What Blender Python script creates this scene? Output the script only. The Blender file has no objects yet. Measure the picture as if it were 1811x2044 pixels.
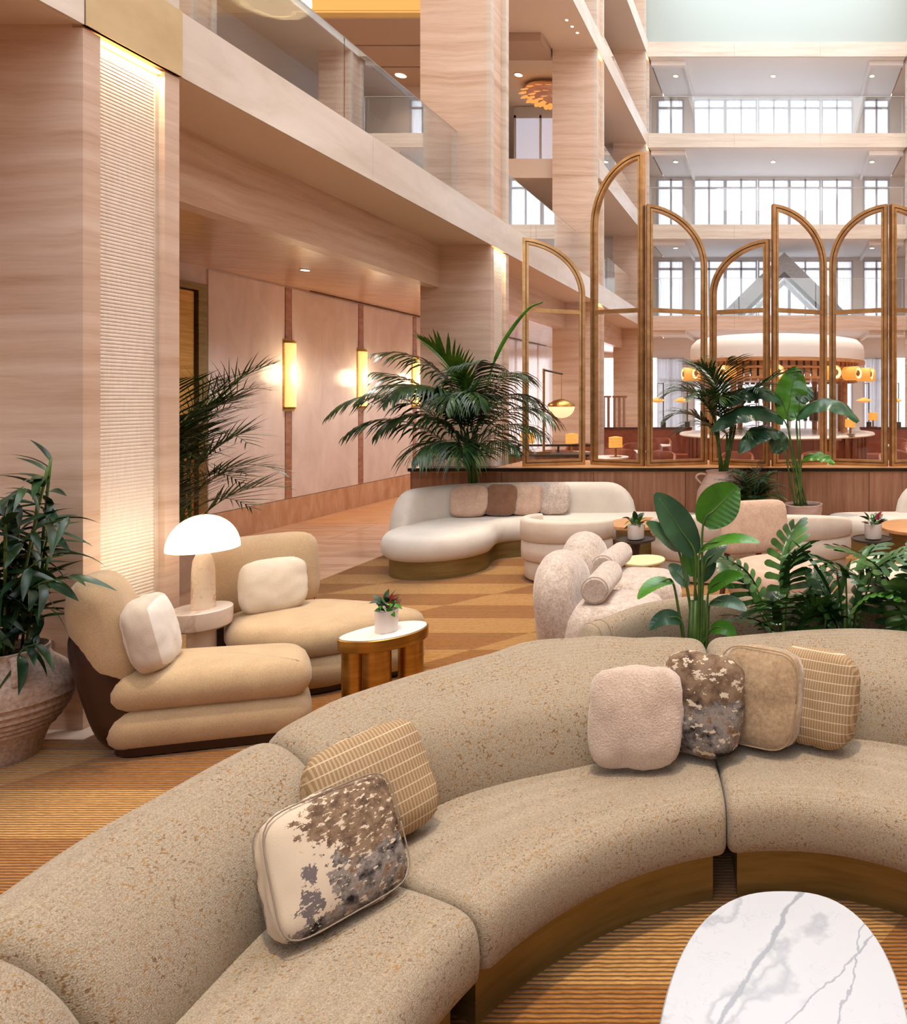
import bpy, math, random
from mathutils import Vector, Matrix
from mathutils import noise as mnoise

random.seed(7)
PI = math.pi
sc = bpy.context.scene
COL = sc.collection

# ------------------------------------------------------------------ camera
cam_d = bpy.data.cameras.new('camera')
cam = bpy.data.objects.new('camera', cam_d)
COL.objects.link(cam)
EYE = 1.7
cam.location = (0, 0, EYE)
cam.rotation_euler = (PI / 2, 0, 0)
cam_d.sensor_fit = 'HORIZONTAL'
cam_d.sensor_width = 36
cam_d.lens = 1400 / 1811 * 36
cam_d.shift_x = -(1552 - 905.5) / 1811
cam_d.shift_y = -(1022 - 798) / 1811
cam_d.clip_start = 0.05
cam_d.clip_end = 200
sc.camera = cam

# ------------------------------------------------------------------ sky, sun, exposure
w = bpy.data.worlds.new('world')
sc.world = w
w.use_nodes = True
bg = w.node_tree.nodes['Background']
bg.inputs[0].default_value = (0.92, 0.95, 1.0, 1)
bg.inputs[1].default_value = 3.7

def light(name, kind, loc, energy, color, rot=(0, 0, 0), **kw):
    l = bpy.data.lights.new(name, kind)
    l.energy = energy
    l.color = color
    for k, v in kw.items():
        setattr(l, k, v)
    o = bpy.data.objects.new(name, l)
    o.location = loc
    o.rotation_euler = rot
    COL.objects.link(o)
    return o

# late sun falling nearly straight down through the open atrium roof
light('sun', 'SUN', (0, 4, 16), 1.5, (1.0, 0.80, 0.55), rot=(math.radians(5), math.radians(-1.6), 0), angle=math.radians(2.0))

vs = sc.view_settings
vs.view_transform = 'Standard'
vs.look = 'None'
vs.gamma = 1
vs.exposure = 0.35
try:
    vs.use_curve_mapping = False
except Exception:
    pass
try:
    sc.cycles.use_denoising = True
    sc.cycles.max_bounces = 10
    sc.cycles.diffuse_bounces = 7
    sc.cycles.transparent_max_bounces = 16
    sc.cycles.sample_clamp_indirect = 6
    sc.cycles.caustics_reflective = False
    sc.cycles.caustics_refractive = False
except Exception:
    pass

# ------------------------------------------------------------------ material helpers
def lin(h):
    if not isinstance(h, str):
        return (h[0], h[1], h[2], 1)
    h = h.lstrip('#')
    c = [int(h[i:i + 2], 16) / 255 for i in (0, 2, 4)]
    return tuple((x / 12.92 if x <= 0.04045 else ((x + 0.055) / 1.055) ** 2.4) for x in c) + (1,)

def newmat(name):
    m = bpy.data.materials.new(name)
    m.use_nodes = True
    nt = m.node_tree
    return m, nt, nt.nodes['Principled BSDF']

def N(nt, typ, ins=None, **kw):
    n = nt.nodes.new('ShaderNode' + typ)
    for k, v in kw.items():
        setattr(n, k, v)
    for k, v in (ins or {}).items():
        s = n.inputs[k]
        if hasattr(v, 'is_output'):
            nt.links.new(v, s)
        else:
            s.default_value = v
    return n

def mth(nt, op, a, b=None, c=None):
    ins = {0: a}
    if b is not None:
        ins[1] = b
    if c is not None:
        ins[2] = c
    return N(nt, 'Math', ins, operation=op).outputs[0]

def mixc(nt, fac, a, b):
    n = N(nt, 'Mix', data_type='RGBA')
    for s, v in ((0, fac), (6, a), (7, b)):
        if hasattr(v, 'is_output'):
            nt.links.new(v, n.inputs[s])
        else:
            n.inputs[s].default_value = v if not isinstance(v, str) else lin(v)
    return n.outputs[2]

def coords(nt, kind='Object', scale=(1, 1, 1)):
    if kind == 'pos':
        o = N(nt, 'NewGeometry').outputs['Position']
    else:
        o = N(nt, 'TexCoord').outputs[kind]
    return N(nt, 'Mapping', {0: o, 3: scale}).outputs[0]

def noise(nt, vec, scale, detail=4, rough=0.6, dist=0):
    return N(nt, 'TexNoise', {'Vector': vec, 'Scale': scale, 'Detail': detail, 'Roughness': rough, 'Distortion': dist}).outputs[0]

def ramp(nt, fac, stops):
    r = N(nt, 'ValToRGB', {0: fac})
    e = r.color_ramp.elements
    while len(e) < len(stops):
        e.new(0.5)
    for i, (p, c) in enumerate(stops):
        e[i].position = p
        e[i].color = lin(c) if isinstance(c, str) else (c, c, c, 1)
    return r.outputs[0]

def bump(nt, b, h, strength=0.3, dist=0.01):
    nt.links.new(N(nt, 'Bump', {'Height': h, 'Strength': strength, 'Distance': dist}).outputs[0], b.inputs['Normal'])

def simple(name, col, rough=0.5, metal=0.0, emit=None, est=0.0, spec=0.5, sheen=0.0):
    m, nt, b = newmat(name)
    b.inputs['Base Color'].default_value = lin(col)
    b.inputs['Roughness'].default_value = rough
    b.inputs['Metallic'].default_value = metal
    b.inputs['Specular IOR Level'].default_value = spec
    b.inputs['Sheen Weight'].default_value = sheen
    if emit:
        b.inputs['Emission Color'].default_value = lin(emit)
        b.inputs['Emission Strength'].default_value = est
    return m

def grain(name, stops, scale=(1, 1, 1), nscale=3, detail=5, nr=0.6, dist=0, rough=0.5, metal=0.0, bs=0.0, bd=0.01, kind='pos', spec=0.5, sheen=0.0):
    """base colour = a ramp over stretched noise"""
    m, nt, b = newmat(name)
    v = coords(nt, kind, scale)
    f = noise(nt, v, nscale, detail, nr, dist)
    nt.links.new(ramp(nt, f, stops), b.inputs['Base Color'])
    b.inputs['Roughness'].default_value = rough
    b.inputs['Metallic'].default_value = metal
    b.inputs['Specular IOR Level'].default_value = spec
    b.inputs['Sheen Weight'].default_value = sheen
    if bs:
        bump(nt, b, f, bs, bd)
    return m

def m_travertine(name, c, rough=0.42):
    m, nt, b = newmat(name)
    v = coords(nt, 'pos', (0.22, 0.22, 4.5))
    warp = noise(nt, coords(nt, 'pos', (0.8, 0.8, 0.8)), 1.5, 2)
    v2 = N(nt, 'VectorMath', {0: v, 1: N(nt, 'CombineXYZ', {2: mth(nt, 'MULTIPLY', warp, 0.55)}).outputs[0]}, operation='ADD').outputs[0]
    f = noise(nt, v2, 2.4, 7, 0.62, 0.3)
    fine = noise(nt, coords(nt, 'pos', (2, 2, 30)), 3, 3)
    f2 = mth(nt, 'ADD', mth(nt, 'MULTIPLY', f, 0.8), mth(nt, 'MULTIPLY', fine, 0.2))
    nt.links.new(ramp(nt, f2, [(0.30, c[0]), (0.42, c[1]), (0.52, c[2]), (0.66, c[3])]), b.inputs['Base Color'])
    b.inputs['Roughness'].default_value = rough
    b.inputs['Specular IOR Level'].default_value = 0.35
    bump(nt, b, f2, 0.12, 0.004)
    return m

def m_glass(name, tint=(0.97, 0.985, 0.98, 1), boost=1.0):
    m = bpy.data.materials.new(name)
    m.use_nodes = True
    nt = m.node_tree
    nt.nodes.clear()
    out = N(nt, 'OutputMaterial')
    tr = N(nt, 'BsdfTransparent', {0: tint})
    gl = N(nt, 'BsdfGlossy', {0: (1, 1, 1, 1), 'Roughness': 0.0})
    fr = N(nt, 'Fresnel', {0: 1.5})
    f = mth(nt, 'MINIMUM', mth(nt, 'MULTIPLY', fr.outputs[0], boost), 0.9)
    mx = N(nt, 'MixShader', {0: f, 1: tr.outputs[0], 2: gl.outputs[0]})
    nt.links.new(mx.outputs[0], out.inputs[0])
    return m

def m_sheer(name, trans=0.35, col=(0.72, 0.74, 0.77, 1)):
    m = bpy.data.materials.new(name)
    m.use_nodes = True
    nt = m.node_tree
    nt.nodes.clear()
    out = N(nt, 'OutputMaterial')
    tr = N(nt, 'BsdfTransparent', {0: (1, 1, 1, 1)})
    tl = N(nt, 'BsdfTranslucent', {0: col})
    df = N(nt, 'BsdfDiffuse', {0: col})
    a = N(nt, 'MixShader', {0: 0.5, 1: tl.outputs[0], 2: df.outputs[0]})
    wv = N(nt, 'TexWave', {'Vector': coords(nt, 'pos'), 'Scale': 3.2, 'Distortion': 1.5, 'Detail': 2}, bands_direction='X')
    f = mth(nt, 'SUBTRACT', 1 - trans + 0.06, mth(nt, 'MULTIPLY', wv.outputs[1], 0.12))
    b = N(nt, 'MixShader', {0: f, 1: tr.outputs[0], 2: a.outputs[0]})
    nt.links.new(b.outputs[0], out.inputs[0])
    return m

# ------------------------------------------------------------------ materials
TRAV = m_travertine('travertine', ['#b8967e', '#cbad96', '#d5baa5', '#dfc9b7'])
TRAVL = m_travertine('light travertine', ['#b9a694', '#c8b8a7', '#d0c2b2', '#d9cdbf'], 0.35)
FASC = grain('pale polished limestone', [(0.3, '#cfc2b4'), (0.5, '#ddd2c6'), (0.7, '#e4dbd1')], (0.4, 0.4, 1.4), 2.2, 6, rough=0.22, dist=0.6)
GOLDPL = grain('gold tinted stone', [(0.3, '#c2a777'), (0.55, '#d0b789'), (0.8, '#d9c398')], (1, 1, 1.5), 2, 5, rough=0.45)
PLAST = simple('white plaster', '#ebe6e2', 0.8)
SOFF = simple('beige plaster soffit', '#dcc8b6', 0.8)
POLPL = grain('polished ochre plaster', [(0.3, '#b98f6d'), (0.5, '#c9a07c'), (0.7, '#d4ae8b')], (1, 5, 5), 2.5, 5, rough=0.22, bs=0.25, bd=0.02)
VENPL = grain('polished rose plaster', [(0.3, '#d6c8c4'), (0.5, '#e0d3cf'), (0.75, '#e9dfdb')], (1, 0.8, 0.4), 4, 6, rough=0.2, bs=0.12, bd=0.02, dist=0.8)
COPPER = grain('copper inlay', [(0.3, '#9a6a52'), (0.6, '#b98a70')], (1, 1, 4), 5, 3, rough=0.35, metal=0.4)
FLOORST = grain('honey stone slab', [(0.28, '#b08566'), (0.5, '#c39a7b'), (0.72, '#d3b095')], (0.5, 2.6, 1), 2.4, 6, rough=0.22, dist=0.4)
STONEW = grain('pale stone border', [(0.3, '#c9b7a8'), (0.7, '#dccdc0')], (1, 1, 1), 4, 4, rough=0.3)
WOOD = grain('walnut veneer', [(0.3, '#8a5c42'), (0.5, '#a06f52'), (0.7, '#b28366')], (9, 9, 0.6), 2.4, 5, rough=0.4)
WOODL = grain('honey oak', [(0.3, '#b07b4b'), (0.5, '#c79263'), (0.7, '#d6a577')], (1.2, 8, 8), 2.4, 5, rough=0.35)
WOODD = grain('dark walnut', [(0.3, '#38201a'), (0.7, '#5a3426')], (6, 6, 1), 3, 4, rough=0.35)
SHELL = grain('wenge lacquer', [(0.3, '#24110d'), (0.7, '#351b15')], (1, 1, 6), 3, 4, rough=0.3)
BLACK = simple('black stone', '#14100f', 0.25)
BRASS = grain('brushed brass', [(0.3, '#a8803f'), (0.5, '#b98f4c'), (0.7, '#c79d5a')], (1, 1, 14), 3, 3, rough=0.32, metal=1.0)
BRASSD = grain('satin bronze base', [(0.3, '#7a6840'), (0.55, '#8c784b'), (0.8, '#9c885a')], (1, 1, 10), 3, 3, rough=0.42, metal=0.62)
BRONZE = grain('aged bronze frame', [(0.3, '#a37a4c'), (0.5, '#b98f5e'), (0.7, '#c9a272')], (2, 2, 3), 3, 4, rough=0.36, metal=0.7)
DARKMET = simple('dark bronze', '#4b433e', 0.4, 0.6)
GLASS = m_glass('clear glass')
GLASSR = m_glass('balustrade glass', (0.93, 0.95, 0.95, 1), 5.0)
SCREENG = m_glass('screen glass', (0.985, 0.975, 0.965, 1), 0.8)
SHEER = m_sheer('sheer curtain', 0.12)
WINPANE = m_sheer('veiled window glass', 0.10, (0.84, 0.86, 0.9, 1))
FROST = simple('frosted green glass', '#a3ada8', 0.4)
LITWIN = simple('glowing veiled window', '#d5d8e4', 0.6, emit='#ccd2e6', est=0.42)  # panes glow on their own in place of daylight; closed room behind
WINFR = simple('white window frame', '#c9cbd0', 0.5)
LEATHER = grain('chestnut leather', [(0.3, '#7a3d26'), (0.7, '#96523a')], (1, 1, 1), 6, 3, rough=0.38)
CLOTHW = simple('white table top', '#efe9e4', 0.3)
LAMPGLOW = simple('lit opal glass', '#fff6ea', 0.35, emit='#fff1df', est=0.75)
SCONGLOW = simple('lit amber onyx', '#ffd79a', 0.4, emit='#ffc978', est=0.8)
AMBER = simple('lit amber shade', '#e0a45a', 0.4, emit='#ffb04a', est=0.45)
BOWLGLOW = simple('lit cream bowl', '#ffe6bf', 0.4, emit='#ffdca8', est=0.9)
LEDGLOW = simple('warm led strip', '#ffdca0', 0.4, emit='#ffc880', est=3.0)
SPOTGLOW = simple('lit downlight', '#fff2dc', 0.4, emit='#ffedd2', est=6.0)
PETALGLOW = simple('lit paper petals', '#fff0cf', 0.5, emit='#ffe3b0', est=1.8)
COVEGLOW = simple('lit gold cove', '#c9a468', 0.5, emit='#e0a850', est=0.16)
TERRA = grain('grey speckled clay', [(0.3, '#9d8577'), (0.5, '#b49c8d'), (0.7, '#c4afa1')], (1, 1, 1), 60, 3, rough=0.85, bs=0.3, bd=0.003)
CLAYP = grain('pink clay', [(0.3, '#c7a596'), (0.7, '#dcc0b2')], (1, 1, 6), 9, 3, rough=0.85)
POTW = simple('white glazed pot', '#e3dad4', 0.5)
SOILM = grain('potting bark', [(0.3, '#3a2a22'), (0.7, '#7a6657')], (1, 1, 1), 45, 3, rough=0.95, bs=0.8, bd=0.01)
PLASTIC = simple('white plastic', '#d8d2cc', 0.5)

def m_leaf(name, dark, midc, light_, rough=0.35, scale=7):
    m, nt, b = newmat(name)
    f = noise(nt, coords(nt, 'pos'), scale, 3)
    c = ramp(nt, f, [(0.3, dark), (0.5, midc), (0.72, light_)])
    nt.links.new(c, b.inputs['Base Color'])
    b.inputs['Roughness'].default_value = rough
    b.inputs['Specular IOR Level'].default_value = 0.45
    return m
LEAF_D = m_leaf('palm leaf', '#16281a', '#2a4422', '#4a6630')
LEAF_B = m_leaf('slender palm leaf', '#1d3018', '#2f4a22', '#52692f', 0.4)
LEAF_C = m_leaf('bamboo palm leaf', '#13261a', '#1d3a20', '#34552a', 0.35)
LEAF_S = m_leaf('paddle leaf', '#2a5a14', '#3f7a1c', '#4f8c26', 0.28, 4)
LEAF_SD = m_leaf('blue green paddle leaf', '#1d3a28', '#2c4e36', '#3f6646', 0.28, 4)
LEAF_P = m_leaf('split leaf', '#19351a', '#2b5222', '#487434', 0.3, 6)
LEAF_YOUNG = m_leaf('young palm leaf', '#35531a', '#4c7420', '#648c2e')
STEMG = m_leaf('green stem', '#2c451c', '#47632a', '#5d7a38', 0.4)
FLOWER = grain('red anthurium', [(0.3, '#a9404a'), (0.7, '#d77a7e')], (1, 1, 1), 30, 2, rough=0.4)
FLOWERB = grain('brown foliage', [(0.3, '#5a2f22'), (0.7, '#80503a')], (1, 1, 1), 30, 2, rough=0.5)

def m_fabric(name, lo, hi, fine=260, bs=0.35, bd=0.004, rough=0.95, big=6, sheen=0.25):
    m, nt, b = newmat(name)
    v = coords(nt, 'Object')
    a = noise(nt, v, fine, 2, 0.7)
    g = noise(nt, v, big, 3)
    f = mth(nt, 'ADD', mth(nt, 'MULTIPLY', a, 0.6), mth(nt, 'MULTIPLY', g, 0.4))
    nt.links.new(ramp(nt, f, [(0.32, lo), (0.66, hi)]), b.inputs['Base Color'])
    b.inputs['Roughness'].default_value = rough
    b.inputs['Specular IOR Level'].default_value = 0.15
    b.inputs['Sheen Weight'].default_value = sheen
    bump(nt, b, a, bs, bd)
    return m
WHITEF = m_fabric('ivory wool', '#cbc1b5', '#ddd5ca', 300)
CREAMF = m_fabric('sand boucle', '#ab9070', '#c6ab86', 200, 0.6)
PALEF = m_fabric('oat weave', '#cdbcab', '#dfd1c3', 220)
PEACHF = m_fabric('peach velvet', '#b4917a', '#d2b8a4', 120, 0.3, 0.004, 0.9, 16)
VELVET = m_fabric('pale crushed velvet', '#a38e80', '#d6c8bc', 70, 0.3, 0.006, 0.75, 22, 0.5)
PILWHITE = m_fabric('white linen', '#dcd3c8', '#efe9e1', 300)
PILCREAM = m_fabric('cream linen', '#c9b9a4', '#dccfbc', 300)
PILSIDE = m_fabric('shade toned linen', '#bfae9d', '#d3c4b4', 300)  # side panel beige, mostly pillow shade put into the colour
PLUSH = m_fabric('pinkish plush', '#b39c8b', '#cfbbab', 130, 0.8, 0.006, 1.0, 14, 0.6)
BROWNV = m_fabric('brown velvet', '#6d4a36', '#8a6349', 120, 0.3, 0.003, 0.8, 14, 0.6)
TANV = m_fabric('taupe velvet', '#8a6f54', '#b49a7a', 60, 0.4, 0.004, 0.85, 9, 0.6)
PIPING = simple('cream piping', '#b9aa98', 0.9)
PIPED = simple('dark piping', '#8b7d71', 0.9)
PIPINGT = simple('taupe piping', '#9c8466', 0.9)

def m_speckle():
    m, nt, b = newmat('flecked boucle')
    v = coords(nt, 'Object')
    fine = noise(nt, v, 330, 2, 0.7)
    wv = N(nt, 'TexWave', {'Vector': v, 'Scale': 62, 'Distortion': 6, 'Detail': 2, 'Detail Scale': 3}, bands_direction='Z').outputs[1]
    basef = mth(nt, 'ADD', mth(nt, 'MULTIPLY', fine, 0.65), mth(nt, 'MULTIPLY', wv, 0.06))
    base = ramp(nt, basef, [(0.2, '#7a6d5b'), (0.4, '#a79883'), (0.62, '#c4b7a3')])
    fl = noise(nt, v, 118, 2, 0.5)
    flm = ramp(nt, fl, [(0.575, 0.0), (0.625, 1.0)])
    reg = noise(nt, v, 7, 2)
    regm = ramp(nt, reg, [(0.35, 0.35), (0.6, 1.0)])
    fcol = ramp(nt, noise(nt, v, 40, 2), [(0.35, '#62421f'), (0.6, '#9c7238')])
    c = mixc(nt, mth(nt, 'MULTIPLY', mth(nt, 'MULTIPLY', flm, regm), 0.85), base, fcol)
    nt.links.new(c, b.inputs['Base Color'])
    b.inputs['Roughness'].default_value = 0.95
    b.inputs['Specular IOR Level'].default_value = 0.12
    b.inputs['Sheen Weight'].default_value = 0.2
    bump(nt, b, basef, 0.9, 0.004)
    return m
SPECK = m_speckle()

def m_grid(name):
    m, nt, b = newmat(name)
    v = coords(nt, 'Object')
    sx = N(nt, 'SeparateXYZ', {0: v})
    def line(s, per, wd):
        fr = mth(nt, 'FRACT', mth(nt, 'DIVIDE', s, per))
        return mth(nt, 'LESS_THAN', fr, wd)
    vx = mth(nt, 'ADD', sx.outputs[0], 10.0)
    a = line(vx, 0.0105, 0.42)
    h = line(mth(nt, 'ADD', sx.outputs[1], 10.0), 0.034, 0.10)
    c = mixc(nt, a, '#927a5c', '#b79d7e')
    c = mixc(nt, h, c, '#d2c2aa')
    c = mixc(nt, mth(nt, 'MULTIPLY', noise(nt, v, 9, 2), 0.35), c, '#9c7f5c')
    nt.links.new(c, b.inputs['Base Color'])
    b.inputs['Roughness'].default_value = 0.9
    b.inputs['Specular IOR Level'].default_value = 0.2
    bump(nt, b, mth(nt, 'ADD', a, h), 0.4, 0.002)
    return m
GRIDF = m_grid('tan lattice weave')

def m_toile(name, dense=0.0):
    """woven landscape: brown tree, grey ground foliage and a sapling on cream"""
    m, nt, b = newmat(name)
    v = coords(nt, 'Object')
    s = N(nt, 'SeparateXYZ', {0: v})
    X, Y = s.outputs[0], s.outputs[1]
    n1 = noise(nt, v, 20 if dense else 34, 5, 0.66)
    n2 = noise(nt, N(nt, 'Mapping', {0: v, 1: (3, 1, 0), 3: (1, 1.8, 1)}).outputs[0], 24 if dense else 48, 4, 0.62)
    n3 = noise(nt, N(nt, 'Mapping', {0: v, 1: (7, 4, 0)}).outputs[0], 16 if dense else 30, 4, 0.65)
    def blob(cx, cy, rx, ry):
        dx = mth(nt, 'DIVIDE', mth(nt, 'SUBTRACT', X, cx), rx)
        dy = mth(nt, 'DIVIDE', mth(nt, 'SUBTRACT', Y, cy), ry)
        r = mth(nt, 'SQRT', mth(nt, 'ADD', mth(nt, 'MULTIPLY', dx, dx), mth(nt, 'MULTIPLY', dy, dy)))
        return mth(nt, 'SUBTRACT', 1.0, r)
    crown = mth(nt, 'MAXIMUM', blob(0.065, 0.09, 0.15, 0.105), blob(0.09, 0.0, 0.10, 0.1))
    low = mth(nt, 'MAXIMUM', blob(0.10, -0.12, 0.13, 0.10), blob(-0.05, -0.165, 0.12, 0.05))
    trunk = blob(0.0, -0.07, 0.05, 0.14)
    sap = mth(nt, 'MAXIMUM', blob(-0.085, -0.075, 0.032, 0.05), blob(-0.08, -0.02, 0.02, 0.03))
    def mask(f, amp, lo):
        q = mth(nt, 'ADD', f, mth(nt, 'MULTIPLY', mth(nt, 'SUBTRACT', n1, 0.5), amp))
        return mth(nt, 'GREATER_THAN', q, lo - dense)
    leafgap = mth(nt, 'GREATER_THAN', n2, 0.42)
    c = lin('#cbbba7')
    brown = ramp(nt, n3, [(0.32, '#43352c'), (0.46, '#6f5a49'), (0.58, '#87705a'), (0.72, '#756a66')])
    grey = ramp(nt, n3, [(0.34, '#201c1d'), (0.43, '#5d5551'), (0.56, '#8d8580'), (0.68, '#7a5b3c')])
    c = mixc(nt, mth(nt, 'MULTIPLY', mask(trunk, 2.2, 0.25), leafgap), c, grey)
    c = mixc(nt, mth(nt, 'MULTIPLY', mask(crown, 2.0, 0.06), leafgap), c, brown)
    c = mixc(nt, mth(nt, 'MULTIPLY', mask(low, 1.8, 0.02), mth(nt, 'GREATER_THAN', n2, 0.40)), c, grey)
    c = mixc(nt, mth(nt, 'MULTIPLY', mask(sap, 3.0, 0.25), leafgap), c, '#6c6464')
    nt.links.new(c, b.inputs['Base Color'])
    b.inputs['Roughness'].default_value = 0.9
    b.inputs['Specular IOR Level'].default_value = 0.2
    bump(nt, b, noise(nt, v, 300, 2), 0.3, 0.002)
    return m
TOILE = m_toile('landscape tapestry')
TOILED = m_toile('dense landscape tapestry', 0.55)

def m_carpet():
    m, nt, b = newmat('ribbed carpet')
    g = N(nt, 'NewGeometry').outputs['Position']
    s = N(nt, 'SeparateXYZ', {0: g})
    X, Y = mth(nt, 'ADD', s.outputs[0], 50.0), mth(nt, 'ADD', s.outputs[1], 50.0)
    wob = mth(nt, 'MULTIPLY', noise(nt, g, 25, 2), 0.006)
    Yw = mth(nt, 'ADD', Y, wob)
    rib = mth(nt, 'PINGPONG', mth(nt, 'DIVIDE', Yw, 0.0078), 1.0)
    band = mth(nt, 'MODULO', mth(nt, 'FLOOR', mth(nt, 'DIVIDE', Y, 0.34)), 2.0)
    diag = mth(nt, 'MODULO', mth(nt, 'FLOOR', mth(nt, 'DIVIDE', mth(nt, 'ADD', mth(nt, 'MULTIPLY', X, 0.78), mth(nt, 'MULTIPLY', Y, -0.62)), 1.15)), 2.0)
    par = mth(nt, 'ABSOLUTE', mth(nt, 'SUBTRACT', band, diag))
    fuzz = noise(nt, N(nt, 'Mapping', {0: g, 3: (1, 4, 1)}).outputs[0], 30, 3)
    ca = ramp(nt, fuzz, [(0.3, '#ab783c'), (0.7, '#cd9c58')])
    cb = ramp(nt, fuzz, [(0.3, '#8a561f'), (0.7, '#ad7433')])
    c = mixc(nt, par, ca, cb)
    c = mixc(nt, ramp(nt, rib, [(0.2, 0.85), (0.62, 0.0)]), c, '#432812')
    nt.links.new(c, b.inputs['Base Color'])
    b.inputs['Roughness'].default_value = 0.95
    b.inputs['Specular IOR Level'].default_value = 0.1
    b.inputs['Sheen Weight'].default_value = 0.2
    bump(nt, b, mth(nt, 'ADD', rib, mth(nt, 'MULTIPLY', fuzz, 0.4)), 0.7, 0.006)
    return m
CARPET = m_carpet()

def m_marble(name, base, vein, vscale=2.0, amt=0.8, rot=0.5, width=0.035, lines=()):
    m, nt, b = newmat(name)
    o = N(nt, 'TexCoord').outputs['Object']
    v = N(nt, 'Mapping', {0: o, 2: (0, 0, rot)}).outputs[0]
    wn = N(nt, 'TexNoise', {'Vector': v, 'Scale': 3.0, 'Detail': 5, 'Roughness': 0.6}).outputs[1]
    vw = N(nt, 'VectorMath', {0: v, 1: N(nt, 'VectorMath', {0: wn, 3: 0.35}, operation='SCALE').outputs[0]}, operation='ADD').outputs[0]
    n1 = noise(nt, vw, vscale, 3, 0.5)
    ridge = mth(nt, 'ABSOLUTE', mth(nt, 'SUBTRACT', n1, 0.5))
    k = ramp(nt, ridge, [(0.0, 1.0), (width, 0.0)])
    n2 = noise(nt, vw, vscale * 3.3, 4, 0.6)
    k2 = ramp(nt, mth(nt, 'ABSOLUTE', mth(nt, 'SUBTRACT', n2, 0.5)), [(0.0, 0.5), (width * 0.6, 0.0)])
    kk = mth(nt, 'MULTIPLY', mth(nt, 'MAXIMUM', k, k2), amt)
    cloud = ramp(nt, noise(nt, vw, 1.6, 2), [(0.3, 0.0), (0.8, 0.25)])
    # long veins crossing the slab: x = a + b * y, wandering
    so = N(nt, 'SeparateXYZ', {0: o})
    for a_, b_, w_ in lines:
        wob = mth(nt, 'MULTIPLY', mth(nt, 'SUBTRACT', noise(nt, o, 9, 5, 0.6), 0.5), 0.07)
        dl = mth(nt, 'ABSOLUTE', mth(nt, 'ADD', mth(nt, 'SUBTRACT', so.outputs[0], mth(nt, 'MULTIPLY_ADD', so.outputs[1], b_, a_)), wob))
        kl = ramp(nt, mth(nt, 'DIVIDE', dl, w_ * 2), [(0.25, 0.85), (0.55, 0.0)])
        kk = mth(nt, 'MAXIMUM', kk, kl)
    c = mixc(nt, mth(nt, 'MAXIMUM', kk, cloud), base, vein)
    nt.links.new(c, b.inputs['Base Color'])
    b.inputs['Roughness'].default_value = 0.18
    return m
MARBLE = m_marble('white veined marble', '#b4b6bc', '#7c8089', 1.5, 0.6, 0.6, 0.016, ((-0.149, 0.44, 0.010), (-0.02, 0.9, 0.004), (0.10, 0.35, 0.003)))
ALAB = m_marble('alabaster', '#ead8c2', '#b98f6a', 3.0, 0.7, 0.3, 0.05)
MARBLEP = m_marble('pale pink marble', '#e6d6c9', '#b49a88', 2.5, 0.6, 0.3, 0.04)
TABLEW = m_marble('white stone top', '#efe8e2', '#d6cdc6', 1.5, 0.4, 0.3, 0.03)

# ------------------------------------------------------------------ mesh helpers
ROOTM = {}          # object -> world matrix of its thing
def offset(loop, d, closed=True):
    n = len(loop)
    area = sum(loop[i][0] * loop[(i + 1) % n][1] - loop[(i + 1) % n][0] * loop[i][1] for i in range(n))
    sg = 1 if area > 0 else -1
    out = []
    for i in range(n):
        a, p, b = loop[i - 1], loop[i], loop[(i + 1) % n]
        e1 = (p[0] - a[0], p[1] - a[1]); e2 = (b[0] - p[0], b[1] - p[1])
        l1 = math.hypot(*e1) or 1e-9; l2 = math.hypot(*e2) or 1e-9
        n1 = (-e1[1] / l1, e1[0] / l1); n2 = (-e2[1] / l2, e2[0] / l2)
        nx, ny = n1[0] + n2[0], n1[1] + n2[1]
        q = nx * nx + ny * ny
        k = 2 / q if q > 0.3 else 1.2
        k = min(k, 1.5)
        out.append((p[0] + sg * d * nx * k, p[1] + sg * d * ny * k))
    return out

def chaikin(loop, it=3, t=0.25):
    for _ in range(it):
        o = []
        n = len(loop)
        for i in range(n):
            a, b = loop[i], loop[(i + 1) % n]
            o.append(tuple(a[k] * (1 - t) + b[k] * t for k in range(len(a))))
            o.append(tuple(a[k] * t + b[k] * (1 - t) for k in range(len(a))))
        loop = o
    return loop

def rounded(poly, r, n=7):
    out = []
    m = len(poly)
    for i in range(m):
        p = Vector(poly[i]); a = Vector(poly[i - 1]) - p; b = Vector(poly[(i + 1) % m]) - p
        t = min(r, a.length * 0.48, b.length * 0.48)
        A, Bq = p + a.normalized() * t, p + b.normalized() * t
        for k in range(n + 1):
            u = k / n
            q = A * (1 - u) ** 2 + p * 2 * u * (1 - u) + Bq * u * u
            out.append((q.x, q.y))
    return out

def circle(cx, cy, r, n=48, ry=None):
    return [(cx + r * math.cos(2 * PI * i / n), cy + (ry or r) * math.sin(2 * PI * i / n)) for i in range(n)]

def catmull(pts, per=8):
    P = [Vector(p) for p in pts]
    P = [P[0] * 2 - P[1]] + P + [P[-1] * 2 - P[-2]]
    out = []
    for i in range(1, len(P) - 2):
        for k in range(per):
            t = k / per
            a, b, c, d = P[i - 1], P[i], P[i + 1], P[i + 2]
            out.append(0.5 * ((2 * b) + (c - a) * t + (2 * a - 5 * b + 4 * c - d) * t * t + (3 * b - a - 3 * c + d) * t ** 3))
    out.append(P[-2])
    return out

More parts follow.
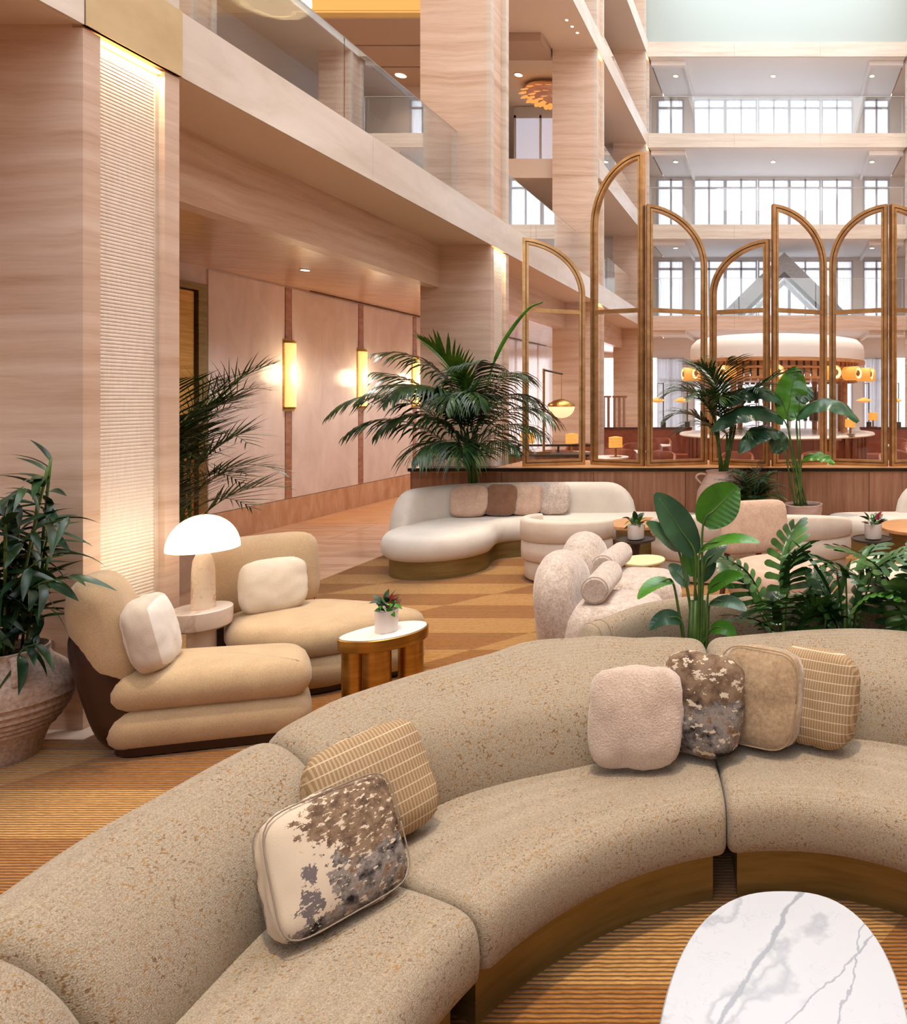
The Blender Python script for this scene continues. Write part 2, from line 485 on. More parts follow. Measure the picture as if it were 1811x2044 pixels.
class MB:
    def __init__(s):
        s.v = []; s.f = []; s.m = []; s.mi = 0
    def add(s, vs, fs):
        o = len(s.v)
        s.v += [Vector(v) for v in vs]
        s.f += [tuple(i + o for i in f) for f in fs]
        s.m += [s.mi] * len(fs)
        return s
    def box(s, x0, x1, y0, y1, z0, z1, T=None):
        vs = [Vector((x, y, z)) for z in (z0, z1) for y in (y0, y1) for x in (x0, x1)]
        if T:
            vs = [T @ v for v in vs]
        return s.add(vs, [(0, 2, 3, 1), (4, 5, 7, 6), (0, 1, 5, 4), (2, 6, 7, 3), (0, 4, 6, 2), (1, 3, 7, 5)])
    def loft(s, rings, cap0=True, cap1=True, closed=True, loop=False):
        n = len(rings[0]); vs = [p for r in rings for p in r]; fs = []
        R = len(rings)
        for j in range(R if loop else R - 1):
            for i in range(n if closed else n - 1):
                a, b = j * n + i, j * n + (i + 1) % n
                c, d = ((j + 1) % R) * n + (i + 1) % n, ((j + 1) % R) * n + i
                fs.append((a, b, c, d))
        if not loop:
            if cap0: fs.append(tuple(range(n - 1, -1, -1)))
            if cap1: fs.append(tuple((R - 1) * n + i for i in range(n)))
        return s.add(vs, fs)
    def lathe(s, prof, n=32, c=(0, 0, 0)):
        return s.loft([[(c[0] + r * math.cos(2 * PI * i / n), c[1] + r * math.sin(2 * PI * i / n), c[2] + z) for i in range(n)] for r, z in prof])
    def tube(s, pts, r, n=8, caps=True, flat=1.0):
        pts = [Vector(p) for p in pts]
        rings = []
        up = Vector((0, 0, 1))
        for i, p in enumerate(pts):
            t = (pts[min(i + 1, len(pts) - 1)] - pts[max(i - 1, 0)]).normalized()
            if abs(t.dot(up)) > 0.98:
                up = Vector((1, 0, 0)) if abs(t.x) < 0.9 else Vector((0, 1, 0))
            a = up.cross(t).normalized(); b = t.cross(a)
            up = b
            rr = r[i] if isinstance(r, (list, tuple)) else r
            rings.append([p + a * (rr * math.cos(2 * PI * k / n)) + b * (rr * flat * math.sin(2 * PI * k / n)) for k in range(n)])
        return s.loft(rings, caps, caps)
    def prism(s, outline, z0, z1, bev=0.0):
        if bev:
            i = offset(outline, bev)
            rings = [[(x, y, z0) for x, y in i], [(x, y, z0 + bev) for x, y in outline], [(x, y, z1 - bev) for x, y in outline], [(x, y, z1) for x, y in i]]
        else:
            rings = [[(x, y, z0) for x, y in outline], [(x, y, z1) for x, y in outline]]
        return s.loft(rings)
    def puff(s, outline, z0, z1, r, crown=0.02, flatb=True):
        """upholstered slab: rounded sides, slightly domed top"""
        n = len(outline)
        cx = sum(p[0] for p in outline) / n; cy = sum(p[1] for p in outline) / n
        hh = (z1 - z0) / 2
        rings = []
        K = 7
        for k in range(K + 1):
            a = -PI / 2 + PI * k / K
            ins = r * (1 - math.cos(a)); z = (z0 + z1) / 2 + hh * math.sin(a)
            o = offset(outline, ins)
            rings.append([(x, y, z) for x, y in o])
        if crown is None:
            return s.loft(rings)
        last = rings[-1]
        for t, dz in ((0.8, 0.45), (0.5, 0.85), (0.2, 1.0)):
            rings.append([(cx + (x - cx) * t, cy + (y - cy) * t, z + crown * dz) for x, y, z in last])
        return s.loft(rings)
    def build(s, name, mat=None, parent=None, smooth=40, origin=None):
        me = bpy.data.meshes.new(name)
        if parent is not None:
            inv = ROOTM[parent].inverted(); mw = ROOTM[parent]
        elif origin is not None:
            mw = Matrix.Translation(Vector(origin)); inv = mw.inverted()
        else:
            mw = Matrix(); inv = mw
        me.from_pydata([tuple(inv @ v) for v in s.v], [], s.f)
        mats = mat if isinstance(mat, (list, tuple)) else [mat]
        for m in mats:
            me.materials.append(m)
        if len(mats) > 1:
            me.polygons.foreach_set('material_index', s.m)
        if smooth:
            me.polygons.foreach_set('use_smooth', [True] * len(me.polygons))
            if smooth < 180:
                me.set_sharp_from_angle(angle=math.radians(smooth))
        me.update()
        o = bpy.data.objects.new(name, me)
        COL.objects.link(o)
        if parent is not None:
            o.parent = parent
        elif origin is not None:
            o.location = origin
        ROOTM[o] = mw
        return o

def tag(o, label, cat, group=None, kind=None):
    o['label'] = label
    o['category'] = cat
    if group: o['group'] = group
    if kind: o['kind'] = kind
    return o

def thing(name, label, cat, loc=(0, 0, 0), rz=0.0, group=None):
    o = bpy.data.objects.new(name, None)
    o.empty_display_size = 0.1
    o.location = loc
    o.rotation_euler = (0, 0, rz)
    COL.objects.link(o)
    ROOTM[o] = Matrix.Translation(Vector(loc)) @ Matrix.Rotation(rz, 4, 'Z')
    return tag(o, label, cat, group)

def struct(o):
    o['kind'] = 'structure'
    return o

def group_empty(name):
    o = bpy.data.objects.new(name, None)
    COL.objects.link(o)
    ROOTM[o] = Matrix()
    o['kind'] = 'structure'
    return o

def copy_tree(o, loc, rz, label, group=None, parent=None):
    c = o.copy()
    COL.objects.link(c)
    if parent is not None:
        c.parent = parent
    else:
        c.location = loc
        c.rotation_euler = (0, 0, rz)
        c['label'] = label
        if group: c['group'] = group
    for ch in list(o.children):
        copy_tree(ch, None, None, None, None, c)
    return c

_sq = {}
def sqpts(n, p, q):
    """cube-sphere points pushed out to a rounded-square cushion of unit half size"""
    if (n, p, q) in _sq:
        return _sq[(n, p, q)]
    vs, fs, idx = [], [], {}
    def key(v): return (round(v[0], 5), round(v[1], 5), round(v[2], 5))
    for ax in range(3):
        for sg in (-1, 1):
            gi = []
            for i in range(n + 1):
                row = []
                for j in range(n + 1):
                    a = math.tan((2 * i / n - 1) * PI / 4); b = math.tan((2 * j / n - 1) * PI / 4)
                    v = [0, 0, 0]; v[ax] = sg; v[(ax + 1) % 3] = a * sg; v[(ax + 2) % 3] = b
                    k = key(v)
                    if k not in idx:
                        x, y, z = v
                        r = (abs(x) ** p + abs(y) ** p) ** (1 / p)
                        sc_ = (r ** q + abs(z) ** q) ** (1 / q)
                        idx[k] = len(vs); vs.append((x / sc_, y / sc_, z / sc_))
                    row.append(idx[k])
                gi.append(row)
            for i in range(n):
                for j in range(n):
                    fs.append((gi[i][j], gi[i + 1][j], gi[i + 1][j + 1], gi[i][j + 1]))
    _sq[(n, p, q)] = (vs, fs)
    return vs, fs

def cushion_frame(base, az, el, roll, h):
    n = Vector((math.cos(az) * math.cos(el), math.sin(az) * math.cos(el), math.sin(el)))
    r = Vector((-math.sin(az), math.cos(az), 0))
    u = n.cross(r)
    R = Matrix((r, u, n)).transposed().to_4x4()
    return Matrix.Translation(Vector(base)) @ R @ Matrix.Rotation(roll, 4, 'Z') @ Matrix.Translation((0, h / 2, 0))

def cushion(name, label, mat, base, az, el, roll, size, p=4.5, q=3.2, pipe=None, group=None, wr=0.004, cat='pillow', seed=0, belly=0.0, side=None):
    """square scatter cushion; local x across, y up, z out of its face"""
    wd, ht, th = size
    Mx = cushion_frame(base, math.radians(az), math.radians(el), math.radians(roll), ht)
    vs, fs = sqpts(14, p, q)
    mb = MB()
    V = []
    for x, y, z in vs:
        pinch = 1 - 0.05 * (abs(x) * abs(y)) ** 2
        zz = z * (1 + belly * (1 - x * x) * (1 - y * y))
        v = Vector((x * wd / 2 * pinch, y * ht / 2 * pinch, zz * th / 2))
        d = mnoise.noise(Vector((x * 2.5 + seed, y * 2.5, z * 2 + seed * 3))) * wr * 2 + mnoise.noise(Vector((x * 7 + seed, y * 7, z * 5))) * wr
        v += v.normalized() * d
        V.append(v)
    mb.add(V, fs)
    if side:
        mb.m = [1 if sum(abs(vs[i][2]) for i in f) / len(f) < 0.66 else 0 for f in fs]
        mat = [mat, side]
    o = mb.build(name, mat, smooth=180)
    o.matrix_world = Mx
    ROOTM[o] = Matrix()
    tag(o, label, cat, group)
    if pipe:
        for sg in (1, -1):
            pts = []
            for i in range(65):
                a = 2 * PI * i / 64
                c, s_ = math.cos(a), math.sin(a)
                k = (abs(c) ** p + abs(s_) ** p) ** (-1 / p)
                pts.append((c * k * wd / 2 * 0.965, s_ * k * ht / 2 * 0.965, sg * th * 0.36))
            MB().tube(pts, 0.002, 6).build('piping', pipe, o, smooth=180)
    return o

# ================================================================== THE SETTING
XA = 3.533                       # atrium face of the balconies
Y0, Y1 = -7.0, 21.8              # back wall, window wall
def B(name, mat, *boxes, parent=None, smooth=0):
    mb = MB()
    for b in boxes:
        mb.box(*b)
    return mb.build(name, mat, parent, smooth=smooth)

fl = struct(B('floor', STONEW, (-12, 12, Y0, 24, -0.2, -0.004)))
# stone slabs of the corridor floor
k = 0
for i in range(2):
    for j in range(15):
        x0, y0 = -6.64 + i * 1.18, 2.0 + j * 1.3
        B('slab', FLOORST, (x0 + 0.004, x0 + 1.176, y0 + 0.004, y0 + 1.296, -0.003, 0.004), parent=fl)
carpet = B('carpet', CARPET, (-4.28, 4.28, Y0 + 0.3, 8.38, -0.003, 0.012))
tag(carpet, 'golden brown ribbed carpet with banded triangles under all the seating', 'carpet')
B('trim_1', STONEW, (-4.5, -3.44, 3.48, 4.26, 0.0, 0.016)).__setitem__('kind', 'structure')
B('trim_2', WOODL, (-6.6, 6.6, 9.6, 18.6, -0.003, 0.006)).__setitem__('kind', 'structure')

struct(B('wall_back', VENPL, (-12, 12, Y0 - 0.2, Y0, 0, 4.0), (-12, -5, Y0 - 0.2, Y0, 4.0, 14), (5, 12, Y0 - 0.2, Y0, 4.0, 14), (-5, 5, Y0 - 0.2, Y0, 12, 14), (-5, 5, Y0 - 0.2, Y0, 4.0, 5.0)))
we = group_empty('window_30')  # unseen back window, added so daylight fills the camera-facing surfaces
B('frame', WINFR, *[(x - 0.04, x + 0.04, Y0 - 0.1, Y0, 5.0, 12.0) for x in (-4.96, -2.5, 0, 2.5, 4.96)], parent=we)
for x in (-4.92, -2.46, 0.04, 2.54):
    B('pane', GLASS, (x, x + 2.42, Y0 - 0.06, Y0 - 0.05, 5.0, 12.0), parent=we)
# left and right walls of the ground floor corridors
for side, sx in (('left', -1), ('right', 1)):
    wl = struct(B('wall_' + side, VENPL, tuple(sorted((sx * 6.67, sx * 6.9))) + (Y0, Y1, 0, 3.6)))
    if sx < 0:
        ys = [-0.35 + 1.66 * i for i in range(14)]
        ys = [y for y in ys if not (6.0 < y < 8.0)]
        ys = [9.54 - 1.66 * i for i in range(9, 2, -1)] + [8.13] + [9.54 + 1.66 * i for i in range(0, 8)]
        for a, b in zip(ys[:-1], ys[1:]):
            if a < 6.5 < b or (6.0 < a < 8.1):
                continue
            B('panel', VENPL, (-6.672, -6.652, a + 0.07, b - 0.07, 0.36, 3.22), parent=wl)
        for y in ys:
            if y > 9:
                B('inlay', COPPER, (-6.672, -6.650, y - 0.055, y + 0.055, 0.36, 3.22), parent=wl)
        struct(B('baseboard_left', FLOORST, (-6.68, -6.64, 8.15, Y1, 0.0, 0.35)))
        B('slot', simple('shadow gap', '#5a4232', 0.8), (-6.60, -6.585, 9.9, 20, 3.225, 3.242), parent=wl)
# bronze lined doorway on the left wall
dr = struct(B('door_1', simple('painted doorway dimness', '#6e5038', 0.7), (-6.68, -6.665, 6.9, 8.0, 0, 2.95)))  # flat sheet; the dimness of the opening is put into its brown
B('door_frame', BRASSD, (-6.68, -6.60, 8.0, 8.12, 0, 3.03), (-6.68, -6.60, 6.78, 6.9, 0, 3.03), (-6.68, -6.60, 6.9, 8.0, 2.95, 3.03), parent=dr)
B('door_leaf', BRASS, (-6.662, -6.63, 7.62, 7.97, 0, 2.93), parent=dr)

# ---- columns: travertine fronts, stiles flanking a recessed reeded strip on the atrium face
def column(y, sx, detail):
    z1 = 14.0
    def bx(a, b, *r):
        return tuple(sorted((sx * a, sx * b))) + r
    c = struct(B('column', TRAV, bx(4.42, 3.60, y, y + 0.577, 0.0, z1)))
    spans = [(0.0, 3.60), (4.0, 8.6), (9.0, 11.1), (11.5, z1)]
    for za, zb in spans:
        B('stile', TRAV if za == 0 else TRAVL, bx(3.60, 3.545, y, y + 0.092, za, zb), bx(3.60, 3.545, y + 0.478, y + 0.577, za, zb), parent=c)
        if detail:
            rb = MB()
            if za == 0 and detail > 1:
                nz = 180
                h = (zb - 0.02 - za) / nz
                pts = []
                for i in range(nz):
                    zz = za + 0.01 + i * h
                    pts += [(3.592, zz), (3.587, zz + h * 0.3), (3.587, zz + h * 0.7)]
                rings = [[(sx * x, yy, zz) for x, zz in pts] for yy in (y + 0.092, y + 0.455)]
                rb.loft(rings, False, False, closed=False)
                o = rb.build('reeding', REED, c, smooth=30)
                o['kind'] = 'stuff'
                B('reveal', TRAVL, bx(3.60, 3.58, y + 0.455, y + 0.478, za, zb), parent=c)
            B('led_strip', LEDGLOW, bx(3.592, 3.556, y + 0.10, y + 0.47, zb - 0.02, zb - 0.004), parent=c)
    return c
REED = grain('reeded limestone', [(0.3, '#e6d8cb'), (0.7, '#efe5da')], (1, 12, 1), 8, 3, rough=0.45)
for k_ in range(-2, 4):
    y = 3.58 + 5.1 * k_
    for sx in (-1, 1):
        column(y, sx, (2 if k_ in (0, 1) else 1) if sx < 0 and k_ >= 0 else 0)
# gold stone block over the first column
struct(B('trim_3', GOLDPL, (-3.56, -3.526, 3.58, 4.157, 3.613, 4.0)))
# warm grazing light from the top of the first two recesses
for y, e in ((3.58, 2.2), (8.68, 4)):
    light('led_wash', 'AREA', (-3.555, y + 0.285, 3.57), e, (1.0, 0.78, 0.5), rot=(0, math.radians(6), 0), shape='RECTANGLE', size=0.03, size_y=0.34)
    light('led_wash', 'AREA', (-3.555, y + 0.285, 8.57), e, (1.0, 0.78, 0.5), rot=(0, math.radians(6), 0), shape='RECTANGLE', size=0.03, size_y=0.34)

# ---- balconies
def side_slab(z0, z1, ya, yb, sx):
    a, b = sorted((sx * 12, sx * (XA + 0.02)))
    return struct(B('balcony_slab', SOFF, (a, b, ya, yb, z0 + 0.004, z1 - 0.004)))
for sx in (-1, 1):
    for z0, z1, ya in ((3.613, 4.0, Y0), (6.11, 6.5, 13.95), (8.61, 9.0, Y0), (11.1, 11.5, 13.95), (13.7, 14.1, Y0)):
        side_slab(z0, z1, ya, Y1, sx)
        a, b = sorted((sx * (XA + 0.02), sx * XA))
        y = ya
        while y < 19.18:
            ye = min(y + 2.55 if y > Y0 else 3.58 - 5.1 * 2 + 2.55, 19.2)
            if ye - y > 0.05:
                struct(B('balcony_fascia', FASC, (a, b, y, ye - 0.004, z0, z1)))
            y = ye
    # glass balustrades between the columns
    for k_ in range(-2, 4):
        y0 = 3.58 + 5.1 * k_ + 0.577
        y1 = y0 + 5.1 - 0.577 if k_ < 3 else Y1 - 0.2
        if k_ == 3 or k_ < 0 or sx > 0:
            continue
        for zf, ok in ((4.0, True), (9.0, True), (6.5, k_ == 2), (11.5, k_ == 2)):
            if not ok:
                continue
            bal = thing('glass_balustrade', 'frameless glass balustrade panel on the %s balcony edge, %s bay from the front' % ({4.0: 'lowest', 6.5: 'second', 9.0: 'third', 11.5: 'top'}[zf] + (' left' if sx < 0 else ' right'), {-2: 'rearmost', -1: 'rear', 0: 'first', 1: 'second', 2: 'third'}[k_]), 'balustrade', (sx * 3.97, y0, zf - 0.01))
            a, b = sorted((sx * 3.964, sx * 3.978))
            B('glass_pane', GLASSR, (a, b, y0 + 0.005, (y0 + y1) / 2 - 0.006, zf - 0.005, zf + 1.015), parent=bal)
            B('glass_pane', GLASSR, (a, b, (y0 + y1) / 2 + 0.006, y1 - 0.005, zf - 0.005, zf + 1.015), parent=bal)
            B('top_edge', simple('glass edge', '#8f8a84', 0.3), (a, b, y0 + 0.005, y1 - 0.005, zf + 1.015, zf + 1.023), parent=bal)
    # beam and polished ceiling of the corridor under the first balcony
    struct(B('beam', TRAV, tuple(sorted((sx * 4.18, sx * 4.34))) + (Y0, 19.0, 3.09, 3.62)))
    mb = MB()
    pr = [(sx * 4.30, 3.10), (sx * 6.9, 3.265), (sx * 6.9, 3.60), (sx * 4.30, 3.60)]
    mb.loft([[(x, Y0, z) for x, z in pr], [(x, Y1, z) for x, z in pr]])
    struct(mb.build('ceiling', POLPL, smooth=0))
    # upper side walls; the unseen right one is moved in to brighten glass reflections
    struct(B('wall_%s_upper' % ('left' if sx < 0 else 'right'), PLAST, tuple(sorted((sx * (12 if sx < 0 else 5.4), sx * (12.2 if sx < 0 else 5.6)))) + (Y0, Y1, 0, 14)))

# upper left lounge seen over the balustrade: gold cove, dropped ceiling, end wall
BROWNPL = simple('mocha plaster', '#b59a86', 0.8)
struct(B('ceiling_1', BROWNPL, (-12, -5.45, 11.5, 12.35, 7.95, 8.61), (-12, -5.45, 12.40, 13.15, 7.95, 8.61), (-12, -5.45, 13.2, 14.0, 7.95, 8.61)))
struct(B('ceiling_2', BROWNPL, (-5.45, -4.45, 13.2, 13.95, 8.45, 8.61)))
struct(B('trim_4', COVEGLOW, (-12, -4.43, 11.38, 11.5, 8.02, 8.30), (-12, -4.43, 11.36, 11.5, 7.97, 8.0), (-12, -4.43, 11.40, 11.5, 8.33, 8.6)))
struct(B('wall_lounge', BROWNPL, (-12, -5.5, 14.0, 14.15, 4.0, 8.6)))
light('cove_wash', 'AREA', (-7.0, 10.9, 8.2), 10, (1.0, 0.75, 0.42), rot=(math.radians(75), 0, 0), shape='RECTANGLE', size=5, size_y=0.3)
# gallery behind the second and third columns
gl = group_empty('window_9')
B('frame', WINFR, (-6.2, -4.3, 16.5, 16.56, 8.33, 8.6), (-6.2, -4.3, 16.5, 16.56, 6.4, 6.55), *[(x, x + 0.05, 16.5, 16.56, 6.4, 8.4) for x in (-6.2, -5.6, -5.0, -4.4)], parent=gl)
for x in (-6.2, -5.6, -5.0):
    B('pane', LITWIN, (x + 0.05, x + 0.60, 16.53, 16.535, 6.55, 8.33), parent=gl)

# ---- the far end of the atrium: five floors, window wall
ends = [(3.613, 4.0), (6.11, 6.5), (8.61, 9.0), (11.1, 11.5)]
for z0, z1 in ends:
    struct(B('gallery_slab', PLAST, (-XA + 0.02, XA - 0.02, 19.25, Y1, z0 + 0.004, z1 - 0.004)))
    for i in range(3):
        xa, xb = -XA + i * 2 * XA / 3, -XA + (i + 1) * 2 * XA / 3
        struct(B('gallery_fascia', TRAVL if z0 > 4 else TRAV, (xa + 0.002, xb - 0.002, 19.2, 19.25, z0, z1)))
    if z0 > 3:
        for sx in (-1, 1):
            struct(B('trim_%d' % (10 + int(z0) * 2 + (sx > 0)), PLAST, tuple(sorted((sx * 2.55, sx * 3.5))) + (19.45, 19.6, z0 - 0.12, z0), tuple(sorted((sx * 2.55, sx * 2.62))) + (19.6, Y1, z0 - 0.10, z0)))
names = {4.0: 'lowest', 6.5: 'middle', 9.0: 'topmost'}
for zf in (4.0, 6.5, 9.0):
    bal = thing('glass_balustrade', 'frameless glass balustrade across the far end gallery, %s of the three' % names[zf], 'balustrade', (0, 19.3, zf))
    for i in range(3):
        xa = -XA + 0.05 + i * 2.31
        B('glass_pane', GLASS, (xa, xa + 2.30, 19.30, 19.315, zf - 0.005, zf + 1.04), parent=bal)
    B('top_edge', WINFR, (-XA + 0.05, XA - 0.05, 19.30, 19.315, zf + 1.04, zf + 1.05), parent=bal)
struct(B('wall_far', FROST, (-XA - 0.2, XA + 0.2, 19.25, 19.35, 11.5, 14.1)))

pairs = [(1315, 1340, 1363), (1387, 1416, 1445), (1451, 1480, 1509), (1516, 1545, 1573), (1579, 1608, 1636), (1643, 1671, 1700), (1726, 1750, 1773)]
def xm(px): return (px - 1552) * Y1 / 1400
wi = 1
for zf, zc in ((0.0, 3.0), (4.0, 6.03), (6.5, 8.55), (9.0, 11.03)):
    piers = [(-12, xm(1315))] + [(xm(a[2]), xm(b[0])) for a, b in zip(pairs[:-1], pairs[1:])] + [(xm(1773), 12)]
    if zf == 0:
        piers = [(-12, -6.2), (-4.9, -4.55), (4.55, 4.9), (6.2, 12)] + [(xm(1363), xm(1387)), (xm(1700), xm(1726))]
    fr = [(-12, 12, Y1, Y1 + 0.2, zc, zc + (0.62 if zf == 0 else 0.12))]
    fr += [(a, b, Y1, Y1 + 0.2, zf, zc) for a, b in piers if b - a > 0.2]
    struct(B('wall_far_%s' % {0.0: 'ground', 4.0: 'first', 6.5: 'second', 9.0: 'third'}[zf], PLAST, *fr))
    for a, mid, b in pairs:
        xa, xc, xb = xm(a), xm(mid), xm(b)
        we = group_empty('window_%d' % wi); wi += 1
        tz = zc - 0.27 if zf else 2.3
        bars = [(xa - 0.05, xa, Y1 - 0.03, Y1 + 0.06, zf, zc), (xb, xb + 0.05, Y1 - 0.03, Y1 + 0.06, zf, zc), (xc - 0.025, xc + 0.025, Y1 - 0.03, Y1 + 0.06, zf, zc), (xa, xb, Y1 - 0.03, Y1 + 0.06, tz - 0.03, tz + 0.03), (xa, xb, Y1 - 0.03, Y1 + 0.06, zc - 0.04, zc)]
        B('frame', WINFR, *bars, parent=we)
        for p, q in ((xa, xc - 0.025), (xc + 0.025, xb)):
            for r, s_ in ((zf, tz - 0.03), (tz + 0.03, zc - 0.04)):
                B('pane', WINPANE, (p, q, Y1 + 0.01, Y1 + 0.016, r, s_), parent=we)
# ground floor far windows: wide sheer curtains
for xa, xb, nm in ((-4.5, -2.75, 'left of the bar canopy'), (2.75, 4.5, 'right of the bar canopy')):
    mb = MB()
    pts = []
    n = 60
    mb.loft([[(xa + (xb - xa) * i / n, Y1 - 0.12 + 0.02 * math.sin(i * 1.9), z) for i in range(n + 1)] for z in (0.02, 2.96)], False, False, closed=False)
    tag(mb.build('sheer_curtain', SHEER, smooth=180), 'floor length sheer white curtain on the far ground floor window, ' + nm, 'curtain')

# gabled frame standing in for a house roof edge beyond the windows
GREYSL = grain('grey slate', [(0.3, '#8f9298'), (0.7, '#a7aab0')], (4, 4, 4), 5, 3, rough=0.7)
gb = thing('gabled_frame', 'grey gabled frame behind the lowest far gallery rail, standing in for a roof outside', 'gable', (0.2, 20.6, 4.0))
def slab_between(a, b, th, y0, y1):
    d = Vector((b[0] - a[0], 0, b[1] - a[1])).normalized(); nrm = Vector((d.z, 0, -d.x)) * th
    A, Bv = Vector((a[0], 0, a[1])), Vector((b[0], 0, b[1]))
    rg = [[Vector((p.x, y, p.z)) for p in (A, Bv, Bv + nrm, A + nrm)] for y in (y0, y1)]
    return MB().loft(rg)
for sg in (-1, 1):
    pr = [(0.2, 5.95), (0.2 + sg * 1.85, 4.14), (0.2 + sg * 1.30, 4.14), (0.2, 5.40)]
    MB().loft([[Vector((x, y, z)) for x, z in pr] for y in (20.2, 21.2)]).build('roof_slope', GREYSL, gb, smooth=0)
    pr = [(0.2, 5.22), (0.2 + sg * 1.1, 4.14), (0.2 + sg * 1.03, 4.14), (0.2, 5.15)]
    MB().loft([[Vector((x, y, z)) for x, z in pr] for y in (20.25, 21.1)]).build('inner_bar', WINFR, gb, smooth=0)
B('base', WINFR, (-1.9, 2.3, 20.2, 21.2, 4.0, 4.14), parent=gb)

# ---- sconces, downlights
def sconce(y, i):
    t = thing('wall_sconce', 'tall lit amber onyx wall sconce, ' + ('nearer, level with the doorway plants' if i == 0 else 'further along the corridor, beside the big palm' if i == 1 else 'hidden furthest along the corridor wall'), 'wall lamp', (-6.65, y, 1.55), 0, 'onyx wall sconces')
    o = [( -6.645 + 0.085 * math.cos(a), y + 0.085 * math.sin(a)) for a in [ -PI / 2 + PI * k / 12 for k in range(13)]]
    MB().prism(o, 1.60, 2.47, 0.004).build('shade', SCONGLOW, t, smooth=40)
    MB().prism(o, 2.47, 2.50).build('cap', BRASS, t, smooth=40)
    MB().prism(o, 1.57, 1.60).build('cap', BRASS, t, smooth=40)
    B('back_plate', BRASS, (-6.652, -6.644, y - 0.11, y + 0.11, 1.55, 2.52), parent=t)
    light('sconce_glow', 'POINT', (-6.45, y, 2.05), 10, (1.0, 0.78, 0.5), shadow_soft_size=0.15)
for i, y in enumerate((9.54, 11.20, 12.86)):
    sconce(y, i)

def downlight(x, y, z, label, group, r=0.07):
    t = thing('downlight', label, 'ceiling light', (x, y, z - 0.01), 0, group)
    MB().lathe([(r, 0), (r, 0.012), (r * 0.9, 0.012)], 20, (x, y, z - 0.012)).build('trim_ring', PLAST, t)
    MB().lathe([(0.001, 0), (r * 0.85, 0), (r * 0.85, 0.01)], 20, (x, y, z - 0.014)).build('lens', SPOTGLOW, t)
    return t
for zc, nm in ((6.11, 'lowest'), (8.61, 'middle'), (11.1, 'top')):
    for x, sd in ((-2.95, 'left'), (-0.12, 'centre'), (2.75, 'right')):
        downlight(x, 20.35, zc, 'round recessed downlight in the white ceiling of the far %s gallery, %s of three' % (nm, sd), 'far gallery downlights', 0.075)
downlight(-5.3, 7.87, 3.165, 'small downlight in the polished ochre corridor ceiling', 'corridor downlights', 0.05)
downlight(-7.25, 13.5, 7.95, 'downlight in the mocha ceiling of the upper left lounge', 'upper lounge downlights', 0.11)
downlight(-5.5, 14.9, 8.61, 'downlight behind the second travertine column, upper level', 'upper lounge downlights', 0.09)
for i in range(3):
    downlight(-3.83 + 0.035 * i, 12.75 - 0.0 + 0.22 * i, 8.612, 'tiny soffit spotlight beside the third column, %s in the row of three' % ('nearest', 'middle', 'farthest')[i], 'row of three soffit spots', 0.03)
for y in (2.8, 5.3, 7.87, 10.4, 12.9, 15.4, 17.9):  # left spot at the visible downlight; the others are added fill for both corridors
    for sx in (-1, 1):
        light('corridor_spot_and_fill', 'SPOT', (sx * 5.3, y, 3.12), 95, (1, 0.95, 0.88), spot_size=math.radians(130), spot_blend=0.9, shadow_soft_size=0.06)
light('lounge_downlight', 'SPOT', (-7.25, 13.5, 7.85), 120, (1, 0.8, 0.58), spot_size=math.radians(120), spot_blend=0.8, shadow_soft_size=0.1)
light('lounge_downlight', 'SPOT', (-5.5, 14.9, 8.5), 120, (1, 0.85, 0.65), spot_size=math.radians(120), spot_blend=0.8, shadow_soft_size=0.1)
# added fill lights in both upper lounges, brightening the glass reflections
for y in (5.5, 10.8, 16.0):
    light('lounge_fill_light', 'POINT', (4.55, y, 7.6), 70, (1, 0.93, 0.86), shadow_soft_size=0.15)
for y in (3.0, 7.5):
    light('lounge_fill_light', 'POINT', (-7.5, y, 7.6), 80, (1, 0.9, 0.8), shadow_soft_size=0.15)

# paper petal lamp hanging in the upper left lounge
pl = thing('petal_pendant', 'cream pleated paper pendant lamp at the top edge, above the glass balustrade', 'pendant lamp', (-5.06, 7.0, 5.63))
for i in range(12):
    a0, a1 = 2 * PI * i / 12 + 0.02, 2 * PI * (i + 1) / 12 - 0.02
    rg = []
    for r, z in ((0.20, 5.63), (0.31, 5.66), (0.34, 5.75), (0.33, 6.0)):
        rg.append([(-5.06 + (r + 0.012 * math.sin(PI * q / 4)) * math.cos(a0 + (a1 - a0) * q / 4), 7.0 + (r + 0.012 * math.sin(PI * q / 4)) * math.sin(a0 + (a1 - a0) * q / 4), z) for q in range(5)])
    MB().loft(rg, False, False, closed=False).build('petal', PETALGLOW, pl, smooth=180)
MB().lathe([(0.001, 5.64), (0.2, 5.635), (0.2, 5.65)], 24, (-5.06, 7.0, 0)).build('diffuser', PETALGLOW, pl)
MB().tube([(-5.06, 7, 5.7), (-5.06, 7, 8.6)], 0.008, 6).build('cord', BRASS, pl)
